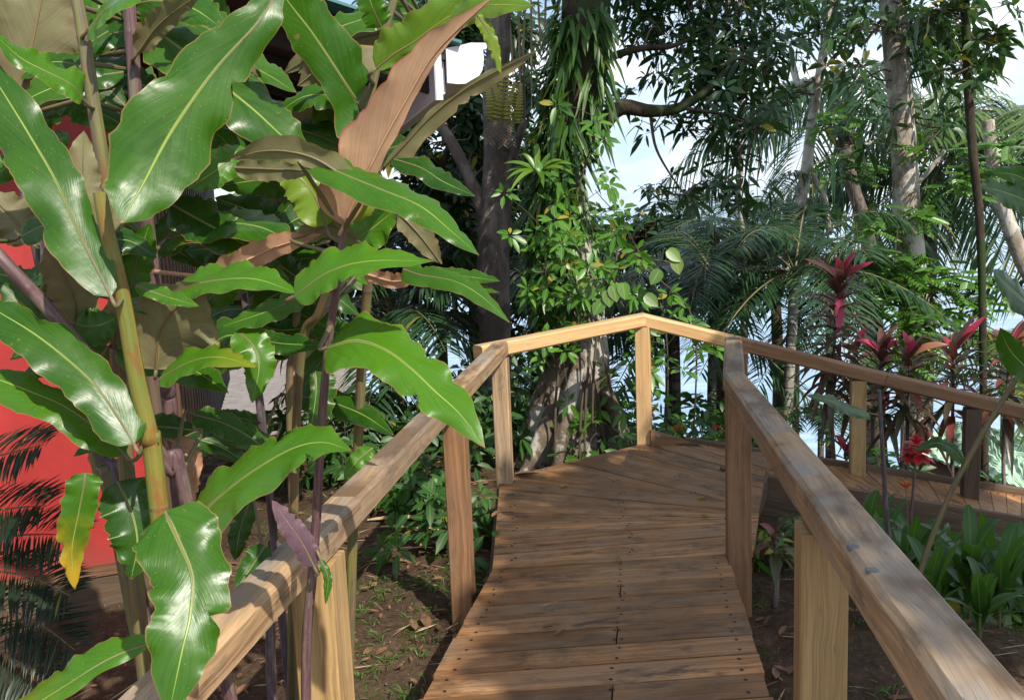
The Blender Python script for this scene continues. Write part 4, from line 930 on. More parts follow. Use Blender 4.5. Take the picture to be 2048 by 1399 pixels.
# bromeliad, dead frond and yellow fern on the trunks
def rosette(name, P, ax, n_, L_, w_, mt, label, cat, droop=.5, lift=.7, n2=10):
    o = thing(name, P, label, cat); ax = nrm(ax); s = nrm(np.cross(ax, [.2, .4, .9])); b = np.cross(ax, s)
    for j in range(n_):
        a_ = j * 2.4 + random.uniform(-.3, .3); d = nrm(math.cos(a_) * s + math.sin(a_) * b + ax * (lift + random.uniform(-.2, .6))); l = L_ * random.uniform(.7, 1.1)
        mb = MB(); strap(mb, P, d, ax, l, w_, droop * random.uniform(.6, 1.3), (random.random(), 0, random.random())); mb.build('leaf', M[mt], o)
    return o
def strap(mb, P, d, nn, L_, w_, droop, tint, n_=11, fold=.35, mat=0):
    """one long strap leaf curving over"""
    t = np.linspace(0, 1, n_)[:, None]; C_ = P + d * L_ * t + np.array([0, 0, -1.]) * droop * L_ * t ** 2.2
    T = nrm(np.gradient(C_, axis=0)); S = nrm(np.cross(T, nn + 1e-3)); N = np.cross(S, T)
    w = w_ * (np.minimum(1, t / .25) ** .6 * .55 + .45) * (1 - np.clip((t - .45) / .55, 0, 1) ** 1.8)
    V = np.stack([C_ - S * w / 2 + N * w * fold * .5, C_, C_ + S * w / 2 + N * w * fold * .5], 0)
    uv = np.stack([np.tile(t.ravel(), 3), np.repeat([0, .5, 1], n_)], 1)
    i_ = np.arange(2)[:, None] * n_ + np.arange(n_ - 1)[None]
    mb.add(V.reshape(-1, 3), np.stack([i_, i_ + n_, i_ + n_ + 1, i_ + 1], -1).reshape(-1, 4), uv, tint, mat)
rosette('bromeliad', W(1076, 345, 6.95), [-.1, -.6, .8], 16, .36, .045, 'brom', 'bright green bromeliad rosette perched halfway up the fern covered trunk', 'bromeliad', .5, .5)

# second trunk, mottled, left of the big one
t2b = W(992, 900, 8.1); t2b[2] = gz(*t2b[:2]) - .1
t2 = tree('mottled_tree', t2b, 'slimmer mottled grey trunk standing left of the big fern covered tree')
mb = MB(); P2 = catmull([t2b, W(990, 750, 8.0), W(988, 500, 7.9), W(995, 330, 7.9), W(992, 180, 7.9), W(1000, 30, 7.9), W(985, -150, 7.9)], 60)
tube(mb, P2, np.interp(np.linspace(0, 1, 60), [0, .3, .62, 1], [.16, .135, .12, .085]), 18, lump=.12); mb.build('trunk', M['bark_grey'], t2)
lb = limb(t2, [(985, 470, 7.9), (940, 360, 7.9), (900, 280, 7.95), (862, 225, 8.1), (820, 150, 8.3)], .06, .035, 'bark_grey')
lb2 = limb(t2, [(1000, 430, 7.9), (1030, 300, 7.8), (1050, 240, 7.8)], .05, .03, 'bark_grey')
mbl, mbt = MB(), MB(); cl = []
for px, py, d_, rx, rz, anc in ((800, 260, 8.6, .3, .25, lb[3]), (860, 330, 8.8, .35, .25, lb[2]), (920, 250, 8.9, .35, .3, lb[2]), (930, 160, 9.0, .3, .3, lb[3]), (840, 60, 9.2, .5, .4, lb[4]), (930, 40, 9.2, .45, .3, lb[4]), (900, 400, 8.6, .3, .2, lb[1]), (940, 450, 8.5, .25, .25, lb[0]), (800, 130, 9.2, .4, .3, lb[4]), (960, 320, 8.9, .2, .3, lb[1]), (1035, 60, 8.8, .25, .3, lb2[2]), (1040, 200, 8.7, .22, .25, lb2[2]), (1055, 330, 8.7, .2, .25, lb2[1])):
    cl.append((W(px, py, d_), (rx, rx, rz), anc))
crown(mbl, mbt, cl, .15, .055, 560, twig=.004, tone=(.05, .7)); mbt.build('twigs', M['twig'], t2); mbl.build('crown', M['canopy'], t2)
mb = MB()
for r_ in ((1003, 262, 1010, 155, 40), (1000, 240, 980, 165, 32), (1020, 250, 1035, 170, 30)):
    a_, b_ = W(r_[0], r_[1], 7.6), W(r_[2], r_[3], 7.5)
    q = catmull([a_, (a_ + b_) / 2 + [0, -.05, 0], b_], 14); T = nrm(np.gradient(q, axis=0)); S = nrm(np.cross(T, [0, -1, 0]))
    for s_ in (-1, 1): leaves(mb, q[1:], S[1:] * s_ + T[1:] * .3, [0, -1, .3], np.linspace(.11, .05, 13), .03, .1, .1)
    tube(mb, q, np.full(14, .003), 4)
tag(mb.build('yellow_fern', M['yfern']), 'yellowing fern frond on the slimmer mottled trunk beside the gutter', 'fern')
mb = MB()
for j in range(7):
    a_ = W(1008 + random.uniform(-12, 12), 235, 7.65); b_ = W(970 + j * 9, 275 + random.uniform(-8, 18), 7.45)
    q = catmull([a_, (a_ + b_) / 2 + [0, -.06, .03], b_], 12); T = nrm(np.gradient(q, axis=0)); S = nrm(np.cross(T, [0, -1, 0]))
    tube(mb, q, np.full(12, .0035), 4)
    for s_ in (-1, 1): leaves(mb, q[2:], S[2:] * s_ + T[2:] * .5, [0, -1, .3], .05, .012, .4, .1)
tag(mb.build('dead_fern', M['dead']), 'shrivelled brown dead fern curling off the slimmer mottled trunk', 'fern')

# climber with rosettes of rounded leaves over the trunk and to its right
cb = W(1290, 930, 7.0); cb[2] = gz(*cb[:2])
cv = thing('climbing_vine', cb, 'climbing vine with glossy rosettes of oval leaves spreading right from the big trunk', 'vine')
mbl, mbt = MB(), MB(); C_ = []; AX = []
for nv_, pts in ((16, ((1290, 930), (1290, 700), (1215, 560), (1175, 420))), (10, ((1330, 900), (1330, 650), (1260, 470), (1190, 380))), (30, ((1250, 900), (1190, 640), (1130, 520), (1110, 400))), (7, ((1380, 880), (1390, 660), (1320, 560), (1250, 520))), (28, ((1130, 720), (1085, 620), (1090, 520), (1120, 430))), (5, ((1215, 925), (1200, 820), (1180, 720), (1170, 640))), (5, ((1120, 920), (1110, 830), (1120, 740), (1130, 660))), (10, ((1150, 400), (1170, 330), (1190, 270), (1205, 230)))):
    P = np.array([W(x, y, random.uniform(6.7, 7.0)) for x, y in pts]); P[0][2] = gz(*P[0][:2]) if pts[0][1] > 800 else P[0][2]
    tube(mbt, P, [.008, .007, .005, .003], 5, n=20); q = catmull(P, 40)[6:]
    for j in range(nv_):
        a_ = q[rng.integers(0, len(q))]; e_ = a_ + rng.normal(0, 1, 3) * [.13, .12, .16] + [0, -.08, 0]
        tube(mbt, [a_, (a_ + e_) / 2 + [0, 0, .03], e_], [.003, .0025, .002], 4, n=5); C_.append(e_); AX.append(nrm(rng.normal(0, .4, 3) + [0, -.7, .6]))
whorls(mbl, np.array(C_), np.array(AX), .115, .05, 5, 8, .3, .2, .05, (.1, .95))
mbt.build('stem', M['twig'], cv); mbl.build('foliage', M['bright'], cv)
mb = MB()
for px, py in ((1165, 560), (1185, 575), (1172, 548), (1225, 570), (1245, 565), (1215, 580), (1350, 515), (1335, 500), (1290, 590), (1205, 600), (1320, 540)):
    a_ = W(px, py, 6.6); strap(mb, a_, nrm(np.array([rng.normal(0, .5), -.2, -.8])), np.array([0, -1, .4]), .125, .095, .05, (rng.uniform(.2, .7), rng.uniform(0, .25), .5), n_=13, fold=.15)
mb.build('broad_leaves', M['bright'], cv)

# ------------------------------------------------------------------ palms
def frond(root, P, ll, lw, n_=38, hang=.5, mt='palm', fwd=.55, start=.16, name='frond', rr=.012, tone=(.1, .9), n_up=None):
    q = catmull(P, 30) if not isinstance(P, np.ndarray) or len(P) < 30 else P
    s = np.linspace(start, .985, n_); idx = s * (len(q) - 1); i0 = np.clip(idx.astype(int), 0, len(q) - 2)
    B = q[i0] + (q[i0 + 1] - q[i0]) * (idx - i0)[:, None]
    T = nrm(np.gradient(q, axis=0))[i0]; u_ = up3 if n_up is None else np.asarray(n_up, float)
    S = nrm(np.cross(T, u_)); Nn = np.cross(S, T)
    L_ = ll * np.clip(np.sin(np.pi * (.12 + .83 * (s - start) / (1 - start))) ** .55, .25, 1)
    mb = MB(); tube(mb, q, np.linspace(rr, rr * .25, len(q)), 6, (.6, 0, .5), 1, cap=False)
    for sd in (-1, 1):
        D = S * sd + T * fwd + Nn * .22 + rng.normal(0, .07, (n_, 3))
        t = np.stack([rng.uniform(*tone, n_), (rng.random(n_) < .02) * .5, rng.random(n_)], 1)
        leaves(mb, B + rng.normal(0, .004, (n_, 3)), D, Nn * .6 + up3 * .4 - S * sd * .3, L_ * rng.uniform(.88, 1.08, n_), lw, hang * rng.uniform(.7, 1.4, n_), .3, t, 0, (.42, .85))
    return mb.build(name, [M[mt], M['cane_green']], root)
def palm(name, label, trunk, top, n_f, L_, ll, lw, hang=.6, arch=.55, bk='bark_palm', mt='palm', r=(.08, .06), spread=(.2, 1.2), group='palms beyond the landing', fans=None, n_l=40, seg=14):
    P = np.array([W(*a) for a in trunk]); P[-1][2] = gz(P[-1][0], P[-1][1]) - .15
    root = tree(name, P[-1] * [1, 1, 0] + [0, 0, P[-1][2] + .15], label, 'palm', group)
    mb = MB(); tube(mb, P[::-1], np.linspace(r[0], r[1], len(P)), seg, n=40, lump=.05); mb.build('trunk', M[bk], root)
    c = P[0]
    for j in range(n_f):
        az = j * 2.399 + random.uniform(-.3, .3) if fans is None else fans[j][0]
        el = random.uniform(*spread) if fans is None else fans[j][1]
        l = L_ * random.uniform(.8, 1.1); d = np.array([math.cos(az) * math.cos(el), math.sin(az) * math.cos(el), math.sin(el)])
        t = np.linspace(0, 1, 30)[:, None]
        q = c + d * l * t + np.array([0, 0, -1.]) * arch * l * t ** 2.1
        frond(root, q, ll, lw, n_l, hang, mt, rr=.014)
    return root
# the clumping palms right behind the landing (dark feathery fronds)
palm('feather_palm', 'dark feather palm with a slim pale ringed trunk just right of the corner post', [(1590, 545, 9.2), (1585, 640, 9.2), (1578, 760, 9.2), (1568, 880, 9.2)], None, 16, 1.8, .44, .024, .5, .6, r=(.055, .05), spread=(-.05, 1.3))
palm('feather_palm', 'dark feather palm spreading low behind the far corner of the railing', [(1430, 560, 9.6), (1425, 700, 9.6), (1420, 880, 9.6)], None, 18, 1.8, .44, .025, .45, .6, r=(.05, .05), spread=(0, 1.3), bk='bark_palmdark')
palm('feather_palm', 'dark upright feather palm between the vine and the slender pale trunk', [(1500, 470, 11.5), (1490, 600, 11.5), (1482, 800, 11.5)], None, 15, 2.0, .46, .026, .5, .55, r=(.05, .05), spread=(.1, 1.4), bk='bark_palmdark')
palm('feather_palm', 'bluish dark palm showing behind the mottled trunk at the edge of the ginger leaves', [(868, 420, 11.0), (880, 600, 11.0), (890, 820, 11.0)], None, 24, 2.1, .5, .03, .5, .6, r=(.06, .06), spread=(0, 1.3), bk='bark_palmdark')
palm('feather_palm', 'low dark palm behind the purple canes with fronds fanning across the grey beach', [(790, 640, 8.8), (800, 720, 8.8), (805, 840, 8.8)], None, 18, 1.5, .4, .026, .45, .65, r=(.05, .05), spread=(-.05, 1.2), bk='bark_palmdark')
palm('feather_palm', 'short dark palm at the foot of the mottled trunk', [(945, 560, 9.4), (950, 700, 9.4), (950, 830, 9.4)], None, 20, 1.5, .4, .026, .45, .65, r=(.05, .05), spread=(0, 1.3), bk='bark_palmdark')
palm('feather_palm', 'small feather palm low on the beach side between the far handrail posts', [(1640, 830, 8.2), (1642, 870, 8.2), (1640, 920, 8.2)], None, 9, .8, .26, .016, .4, .7, r=(.03, .03), spread=(0, 1.1), bk='bark_palmdark', n_l=30)
# coconut palms
palm('coconut_palm', 'dark crowned coconut palm behind the thick pale trunk, fronds arching down both sides', [(1868, 345, 13.5), (1858, 420, 13.5), (1850, 560, 13.5), (1846, 760, 13.5)], None, 16, 3.2, .8, .04, .95, .75, r=(.17, .14), spread=(-.1, 1.25), bk='bark_palmdark', n_l=46)
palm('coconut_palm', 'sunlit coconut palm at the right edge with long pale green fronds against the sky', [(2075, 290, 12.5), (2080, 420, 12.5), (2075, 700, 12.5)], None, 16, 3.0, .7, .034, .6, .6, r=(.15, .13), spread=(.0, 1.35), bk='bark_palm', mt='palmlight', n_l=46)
palm('coconut_palm', 'coconut palm with fronds hanging like combs around the slender pale trunk', [(1690, 215, 15.0), (1696, 300, 15.0), (1720, 400, 15.0), (1740, 480, 15.0), (1750, 760, 15.0)], None, 14, 3.2, .85, .04, 1.0, .75, r=(.15, .13), spread=(-.1, 1.2), bk='bark_palmdark', n_l=46)
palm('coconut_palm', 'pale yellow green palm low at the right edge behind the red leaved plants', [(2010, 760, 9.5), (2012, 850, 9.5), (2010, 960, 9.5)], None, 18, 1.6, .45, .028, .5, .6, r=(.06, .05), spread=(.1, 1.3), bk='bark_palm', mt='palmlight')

# ------------------------------------------------------------------ trees on the right
def slim_tree(name, label, pts, r0, r1, bk, crowns=(), forks=(), L=.15, wd=.05, dens=60, mt='canopy', tone=(.1, .9), yellow=.02, cat='tree', droop=.4):
    P = np.array([W(*a) for a in pts]); P[-1][2] = gz(P[-1][0], P[-1][1]) - .1
    root = tree(name, [P[-1][0], P[-1][1], P[-1][2] + .1], label, cat)
    mb = MB(); tube(mb, P[::-1], np.linspace(r0, r1, len(P)), 14, n=60, lump=.10); mb.build('trunk', M[bk], root)
    for f_ in forks:
        mb = MB(); tube(mb, [W(*a) for a in f_[0]], f_[1], 9, n=20, lump=.1); mb.build('limb', M[bk], root)
    if crowns:
        mbl, mbt = MB(), MB()
        crown(mbl, mbt, [(W(*c[:3]), (c[3], c[3], c[4]), W(*c[5])) for c in crowns], L, wd, dens, twig=.006, tone=tone, yellow=yellow, droop=droop)
        mbt.build('twigs', M['twig'], root); mbl.build('crown', M[mt], root)
    return root
slim_tree('slender_tree', 'slender crooked tree with smooth pale bark that forks low over the sea', [(1668, -120, 11), (1660, 10, 11), (1640, 150, 11), (1625, 240, 11), (1612, 340, 11), (1596, 440, 11), (1590, 560, 11), (1585, 800, 11)], .075, .05, 'bark_pale',
    [(1600, 60, 11.2, .6, .4, (1655, 60, 11)), (1700, 30, 11.2, .6, .45, (1655, 40, 11)), (1560, -20, 11.2, .8, .4, (1665, -60, 11)), (1580, 190, 11, .4, .25, (1632, 190, 11)), (1660, 250, 10.8, .35, .2, (1622, 250, 11))],
    [([(1614, 335, 11), (1632, 365, 11), (1650, 400, 11), (1660, 470, 11)], [.045, .04, .036, .03]), ([(1640, 150, 11), (1600, 170, 11), (1585, 130, 11.2)], [.03, .04, .045])], .18, .055, 55, tone=(.05, .7))
slim_tree('slender_tree', 'thin straight stem right of the hanging dark branches', [(1490, 60, 10), (1484, 200, 10), (1482, 380, 10), (1488, 560, 10), (1490, 800, 10)], .032, .024, 'bark_pale')
slim_tree('pale_trunk_tree', 'thick pale trunk with lichen patches, big leaved crown above and bright vine at its foot', [(1775, -150, 10), (1788, 40, 10), (1800, 180, 10), (1808, 320, 10), (1816, 450, 10), (1826, 600, 10), (1832, 860, 10)], .155, .125, 'bark_pale',
    [(1740, 60, 9.9, .55, .4, (1790, 60, 10)), (1850, 50, 9.8, .55, .4, (1790, 60, 10)), (1700, 150, 9.9, .35, .3, (1798, 160, 10)), (1890, 150, 9.7, .45, .35, (1798, 160, 10)), (1760, 220, 9.6, .3, .25, (1802, 220, 10)), (1900, 60, 9.9, .6, .4, (1790, 40, 10)), (1960, 120, 9.9, .35, .3, (1790, 60, 10)), (1780, -60, 9.9, .9, .35, (1782, -40, 10)), (1900, 250, 9.8, .25, .2, (1802, 230, 10)), (1740, 280, 9.8, .25, .12, (1806, 290, 10))],
    [([(1818, 380, 10), (1850, 350, 9.9), (1890, 300, 9.8)], [.03, .026, .02])], .19, .062, 50, tone=(.05, .95), yellow=.04)
slim_tree('leaning_tree', 'grey trunk leaning left behind the bright vine', [(1690, 300, 12), (1705, 370, 12), (1724, 430, 12), (1740, 500, 12), (1750, 600, 12), (1765, 800, 12)], .10, .08, 'bark_grey')
slim_tree('leaning_tree', 'pale trunk leaning at the right edge behind the coconut fronds', [(1975, 240, 11), (1992, 370, 11), (2014, 440, 11), (2044, 520, 11), (2090, 640, 11), (2130, 820, 11)], .10, .075, 'bark_pale')
slim_tree('mossy_tree', 'thin dark mossy trunk with drooping leaf clusters near the right edge', [(1925, -120, 8.6), (1930, 0, 8.6), (1934, 100, 8.6), (1938, 210, 8.6), (1948, 330, 8.6), (1962, 500, 8.6), (1975, 900, 8.6)], .035, .045, 'bark_dark',
    [(1860, 40, 8.6, .35, .3, (1930, 40, 8.6)), (1990, 60, 8.6, .3, .35, (1930, 40, 8.6)), (1900, 130, 8.5, .25, .22, (1935, 140, 8.6)), (1960, 180, 8.6, .22, .3, (1936, 160, 8.6)), (1900, 0, 8.6, .5, .2, (1930, 0, 8.6))], (), .18, .066, 90, tone=(.2, 1), yellow=.06)
# bright leafy vine on the pale trunk
vb = W(1800, 870, 9.2); vb[2] = gz(*vb[:2])
vine = thing('leafy_vine', vb, 'bright green small leaved vine tumbling round the thick pale trunk', 'vine')
mbl, mbt = MB(), MB()
for (px, py, d_, s_, n_) in ((1810, 540, 9.5, .42, 60), (1900, 560, 9.4, .38, 46), (1760, 590, 9.4, .32, 40), (1850, 640, 9.3, .36, 40), (1720, 510, 9.6, .25, 24), (1760, 440, 9.8, .3, 26), (1700, 330, 10.2, .35, 30), (1850, 420, 9.6, .16, 12), (1800, 700, 9.2, .3, 30), (1960, 600, 9.4, .28, 24), (1930, 360, 9.4, .35, 26), (1990, 300, 9.5, .4, 30), (1850, 300, 9.7, .14, 8), (1680, 240, 10.2, .3, 20)):
    c = W(px, py, d_)
    for j in range(n_):
        a_ = c + rnd_dir(1)[0] * s_ * np.array([1, .6, .62]) * rng.random() ** .5; d = nrm(rng.normal(0, 1, 3) * [1, .6, .25] + [0, -.3, -.15]); l = rng.uniform(.16, .34)
        t_ = np.linspace(0, 1, 9)[:, None]; q = a_ + d * l * t_ + up3 * (-.12 * l * t_ ** 2)
        S = nrm(np.cross(d, up3)); tube(mbt, q[::2], np.full(5, .002), 3, cap=False)
        for sd in (-1, 1): leaves(mbl, q[1:], S * sd + d * .45, up3 * .5 + np.array([0, -.7, 0]) + rng.normal(0, .35, 3), .078 * rng.uniform(.8, 1.2), .034, .25, .2, np.stack([rng.uniform(.2, 1, 8), (rng.random(8) < .02) * 1., rng.random(8)], 1))
for pts in (((1800, 870), (1815, 700), (1790, 540), (1800, 420)), ((1830, 860), (1850, 640), (1900, 560)), ((1780, 860), (1750, 600), (1720, 510), (1700, 330))):
    q = np.array([W(x, y, 9.5) for x, y in pts]); q[0][2] = gz(*q[0][:2]); tube(mbt, q, np.linspace(.014, .006, len(q)), 6, n=20)
mbt.build('stem', M['twig'], vine); mbl.build('foliage', M['bright'], vine)

# ------------------------------------------------------------------ cordylines beyond the second ramp
def cordyline(px, py_top, py_base, d_, label, pink, dark, col_h, L_=.34, lean=0):
    P0 = W(px + lean, py_base, d_); P0[2] = gz(P0[0], P0[1]) - .03; P1 = W(px, py_top, d_)
    o = thing('cordyline', P0 + [0, 0, .03], label, 'plant', 'red leaved cordylines behind the far handrail')
    ax = catmull([P0, (P0 + P1) / 2 + rng.normal(0, .02, 3), P1], 30)
    mb = MB(); tube(mb, ax, np.linspace(.017, .010, 30), 8, (.4, 0, .7)); mb.build('stem', M['bark_grey'], o)
    H = P1[2] - P0[2]
    for j in range(dark):
        f_ = 1 - col_h / H * (j / dark) * 1.0; c = ax[int(np.clip(f_, 0, 1) * 29)]; az = j * 2.399 + random.uniform(-.3, .3)
        el = np.interp(j / dark, [0, .4, 1], [1.0, .45, -.2]); d = np.array([math.cos(az) * math.cos(el), math.sin(az) * math.cos(el), math.sin(el)])
        mb = MB(); strap(mb, c, d, up3, L_ * random.uniform(.75, 1.15), .056, np.interp(j / dark, [0, 1], [.2, .8]) * random.uniform(.7, 1.4), (random.random(), random.random() ** 3, random.random())); mb.build('leaf', M['cordgreen'], o)
    for j in range(pink):
        az = j * 2.399 + random.uniform(-.4, .4); el = random.uniform(.5, 1.45); d = np.array([math.cos(az) * math.cos(el), math.sin(az) * math.cos(el) - .15, math.sin(el)])
        mb = MB(); strap(mb, P1 - up3 * .02, nrm(d), nrm([-d[0], -d[1] - .6, .5]), L_ * random.uniform(.5, 1.1), .062, random.uniform(.05, .35), (random.random(), (random.random() < .18) * .7, random.random())); mb.build('leaf', M['cordpink'], o, )
    return o
tall = cordyline(1679, 556, 930, 6.9, 'tallest cordyline, hot pink leaves on top of a long dark leafy column', 9, 76, .85, .38)
mb = MB(); P1 = W(1676, 575, 6.9); strap(mb, P1 + [0, -.03, -.05], nrm([-.1, -.25, -.8]), np.array([0, -1, .2]), .30, .075, .05, (.6, 0, .5)); mb.build('leaf', M['cordpink'], tall)
cordyline(1762, 696, 920, 6.7, 'cordyline with two or three pink leaves right of the tallest one', 3, 40, .5, .33)
cordyline(1820, 706, 930, 6.6, 'cordyline with a bright crimson leaf above the joint in the far handrail', 3, 40, .5, .33)
cordyline(1908, 694, 940, 6.6, 'dark cordyline with one pink leaf left of the frame edge', 2, 42, .55, .36)
cordyline(2022, 690, 950, 6.3, 'rightmost cordyline with faded pink top and drooping brown leaves', 4, 42, .5, .33)
cordyline(1712, 690, 900, 7.2, 'short dark cordyline half hidden behind the tallest one', 1, 34, .45, .3)
cordyline(1692, 900, 960, 6.6, 'low young cordyline with orange brown leaves at the foot of the tallest one', 2, 12, .2, .24)
# more trees of the same kinds behind, closing the wood
palm('feather_palm', 'dark feather palm low between the leaning grey trunk and the slender pale tree', [(1660, 600, 10.5), (1660, 700, 10.5), (1660, 900, 10.5)], None, 14, 1.6, .42, .024, .5, .6, r=(.05, .05), spread=(-.1, 1.2), bk='bark_palmdark')
palm('feather_palm', 'dark palm filling the gap between the vine and the far handrail corner', [(1350, 640, 10.2), (1352, 740, 10.2), (1355, 900, 10.2)], None, 20, 1.6, .42, .028, .5, .6, r=(.05, .05), spread=(-.1, 1.2), bk='bark_palmdark')

for px, py, d_, rx, lb, dn in ((960, 420, 10.5, 1.0, 'dense dark tree behind the mottled trunk, closing the view to the sea', 26), (1060, 560, 11.5, 1.1, 'dense dark tree directly behind the big trunk', 24), (760, 520, 11.5, .9, 'dark low tree seen under the pale gutter through the ginger leaves', 24),
        (1330, 560, 12.5, 1.0, 'shaded tree behind the climbing vine', 22), (1545, 500, 13.5, .85, 'dark round tree behind the slender pale tree', 12), (1430, 470, 12.8, .8, 'dark tree behind the thin straight stem', 14)):
    B = W(px, py + 280, d_); B[2] = gz(B[0], B[1]) - .1; T_ = W(px, py, d_)
    o = tree('broadleaf_tree', B + [0, 0, .1], lb); mb = MB(); tube(mb, [B, (B + T_) / 2 + [.1, 0, 0], T_], [.12, .10, .06], 10, n=20, lump=.1); mb.build('trunk', M['bark_dark'], o)
    mbl, mbt = MB(), MB(); cl = [(T_ + rnd_dir(1)[0] * rx * np.array([.75, .6, .7]), (rx * .55, rx * .5, rx * .42), T_) for _ in range(7)]
    crown(mbl, mbt, cl, .20, .075, dn * 4, twig=.006, tone=(0, .6)); mbt.build('twigs', M['twig'], o); mbl.build('crown', M['canopy'], o)

# ------------------------------------------------------------------ the tree to the right that shades the walkway
sb = np.array([6.6, 1.2, 0]); sb[2] = gz(6.6, 1.2)
sh = tree('shade_tree', sb, 'spreading shade tree standing to the right of the walkway')
mb = MB(); tube(mb, [sb - up3 * .1, sb + [-.1, 0, 2], sb + [-.3, .1, 4], sb + [-.5, .2, 6]], [.24, .19, .16, .10], 14, n=30, lump=.1); mb.build('trunk', M['bark_dark'], sh)
mbl, mbt = MB(), MB(); cl = []; HS = 5.6
SHADE = [(1.1, 1.1, .85, .4), (1.0, 2.2, .85, .45), (1.25, 3.1, .85, .5), (1.15, 4.1, .85, .5), (1.5, 4.9, .85, .45), (.75, 3.4, .85, .3), (1.9, 2.4, .85, .55), (2.0, 3.6, .85, .6), (2.4, 4.6, .85, .6), (2.0, 5.7, .85, .45), (2.7, 6.1, .85, .5), (2.8, 3.4, .85, .6), (3.2, 5.0, .85, .6), (.62, 2.5, .85, .28), (.95, 1.7, .85, .4), (.9, 2.8, .85, .4), (.95, 3.8, .85, .4), (1.0, 4.6, .85, .38), (.9, 4.3, .85, .3), (1.4, 2.6, .85, .4), (1.7, 4.2, .85, .45), (.62, 3.0, .85, .3), (.6, 3.8, .85, .28), (1.05, 5.0, .85, .25), (1.6, 5.5, .85, .3), (1.45, 1.4, .85, .5),
         (2.0, 7.6, .85, .6), (1.3, 9.0, .85, .6), (1.6, 7.4, 1.8, .4), (.6, 8.4, 2.0, .6), (-.6, 9.2, 1.2, .7)]
for (x_, y_, z_, r_) in SHADE:
    s_ = HS - z_; c = np.array([x_ + .5676 * s_, y_ - .892 * s_, HS + random.uniform(-.3, .3)]); anc = sb + np.array([-.35, .1, 4.6]); 
    cl.append((c, (r_, r_, r_ * .5), anc * .35 + c * .65))
    mb = MB(); tube(mb, [anc, (anc + c) / 2 + [0, 0, .15], anc * .35 + c * .65], [.06, .045, .025], 8, n=14); mb.build('limb', M['bark_dark'], sh)
crown(mbl, mbt, cl, .30, .13, 210, twig=.006)
mbt.build('twigs', M['twig'], sh); mbl.build('crown', M['canopy'], sh)

# ------------------------------------------------------------------ low plants, litter and grass
def broad_plant(name, P, n_, L_, w_, label, cat='plant', mt='shrub', lift=(.5, 1.3), droop=.5, tone=(.1, .9), group=None, stem=.1, yellow=0.0):
    P = np.array(P, float); o = thing(name, P, label, cat, group)
    mb = MB(); tube(mb, [P - up3 * .03, P + up3 * stem * .6, P + up3 * stem], [.009, .008, .006], 6, n=6, tint=(.5, 0, .3)); mb.build('stem', M['cane_green'], o)
    for j in range(n_):
        az = j * 2.399 + random.uniform(-.4, .4); el = random.uniform(*lift); d = np.array([math.cos(az) * math.cos(el), math.sin(az) * math.cos(el), math.sin(el)]); l = L_ * random.uniform(.7, 1.15)
        mb = MB(); strap(mb, P + up3 * stem * random.uniform(.2, 1), d, nrm([-d[0], -d[1], .8]), l, w_ * random.uniform(.8, 1.15), droop * random.uniform(.5, 1.4), (random.uniform(*tone), (random.random() < yellow) * .8, random.random()), n_=13, fold=.25)
        mb.build('leaf', M[mt], o)
    return o
def bush(name, P, R_, n_, L_, wd, label, mt='shrub', cat='shrub', h=1.0, group=None, flowers=0, tone=(.1, .95), yellow=.03, kmin=4, kmax=7):
    P = np.array(P, float); o = thing(name, P, label, cat, group); mbl, mbt = MB(), MB()
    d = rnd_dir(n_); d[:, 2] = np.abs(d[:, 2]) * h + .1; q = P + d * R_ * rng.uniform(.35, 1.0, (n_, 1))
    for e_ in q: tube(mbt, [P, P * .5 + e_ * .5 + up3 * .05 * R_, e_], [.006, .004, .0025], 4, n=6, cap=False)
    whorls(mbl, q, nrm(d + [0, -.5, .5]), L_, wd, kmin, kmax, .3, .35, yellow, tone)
    mbt.build('stem', M['twig'], o); mbl.build('foliage', M[mt], o)
    for j in range(flowers):
        c = q[int(np.argsort(-q[:, 2] + .4 * q[:, 1])[j * 2])] + [0, -.05, .05]; fb = MB(); n2 = 46; dd = rnd_dir(n2); dd[:, 2] = np.abs(dd[:, 2])
        leaves(fb, c + dd * .022, dd, rnd_dir(n2), .022, .014, 0, .1); fb.build('flower_head', M['flower'], o)
    return o
def gp(px, py, d_):
    P = W(px, py, d_); P[2] = gz(P[0], P[1]); return P
LG = 'low shrubs left of the landing'
bush('leafy_shrub', gp(885, 985, 5.2), .42, 34, .13, .055, 'low glossy shrub under the left handrail, just left of the reddish post', h=.9)
bush('leafy_shrub', gp(780, 880, 6.3), .45, 34, .13, .05, 'light green shrub behind the left handrail, below the big drooping leaf', h=.9)
bush('leafy_shrub', gp(845, 900, 6.0), .32, 24, .12, .05, 'small bright shrub between the big drooping leaf and the left handrail', h=.9)
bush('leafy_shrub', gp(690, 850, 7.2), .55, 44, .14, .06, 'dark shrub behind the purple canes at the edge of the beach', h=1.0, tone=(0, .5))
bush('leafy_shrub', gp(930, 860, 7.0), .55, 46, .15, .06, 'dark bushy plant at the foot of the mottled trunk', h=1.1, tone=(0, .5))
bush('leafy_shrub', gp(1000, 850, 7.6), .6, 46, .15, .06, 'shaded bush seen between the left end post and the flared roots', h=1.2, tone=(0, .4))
bush('leafy_shrub', gp(1240, 925, 6.75), .3, 22, .13, .05, 'pale green sprouts at the right foot of the flared roots', h=1.0, tone=(.4, 1))
bush('leafy_shrub', gp(1150, 935, 6.75), .18, 10, .10, .04, 'few small leaves sprouting at the foot of the big trunk', h=1.2, tone=(.4, 1))
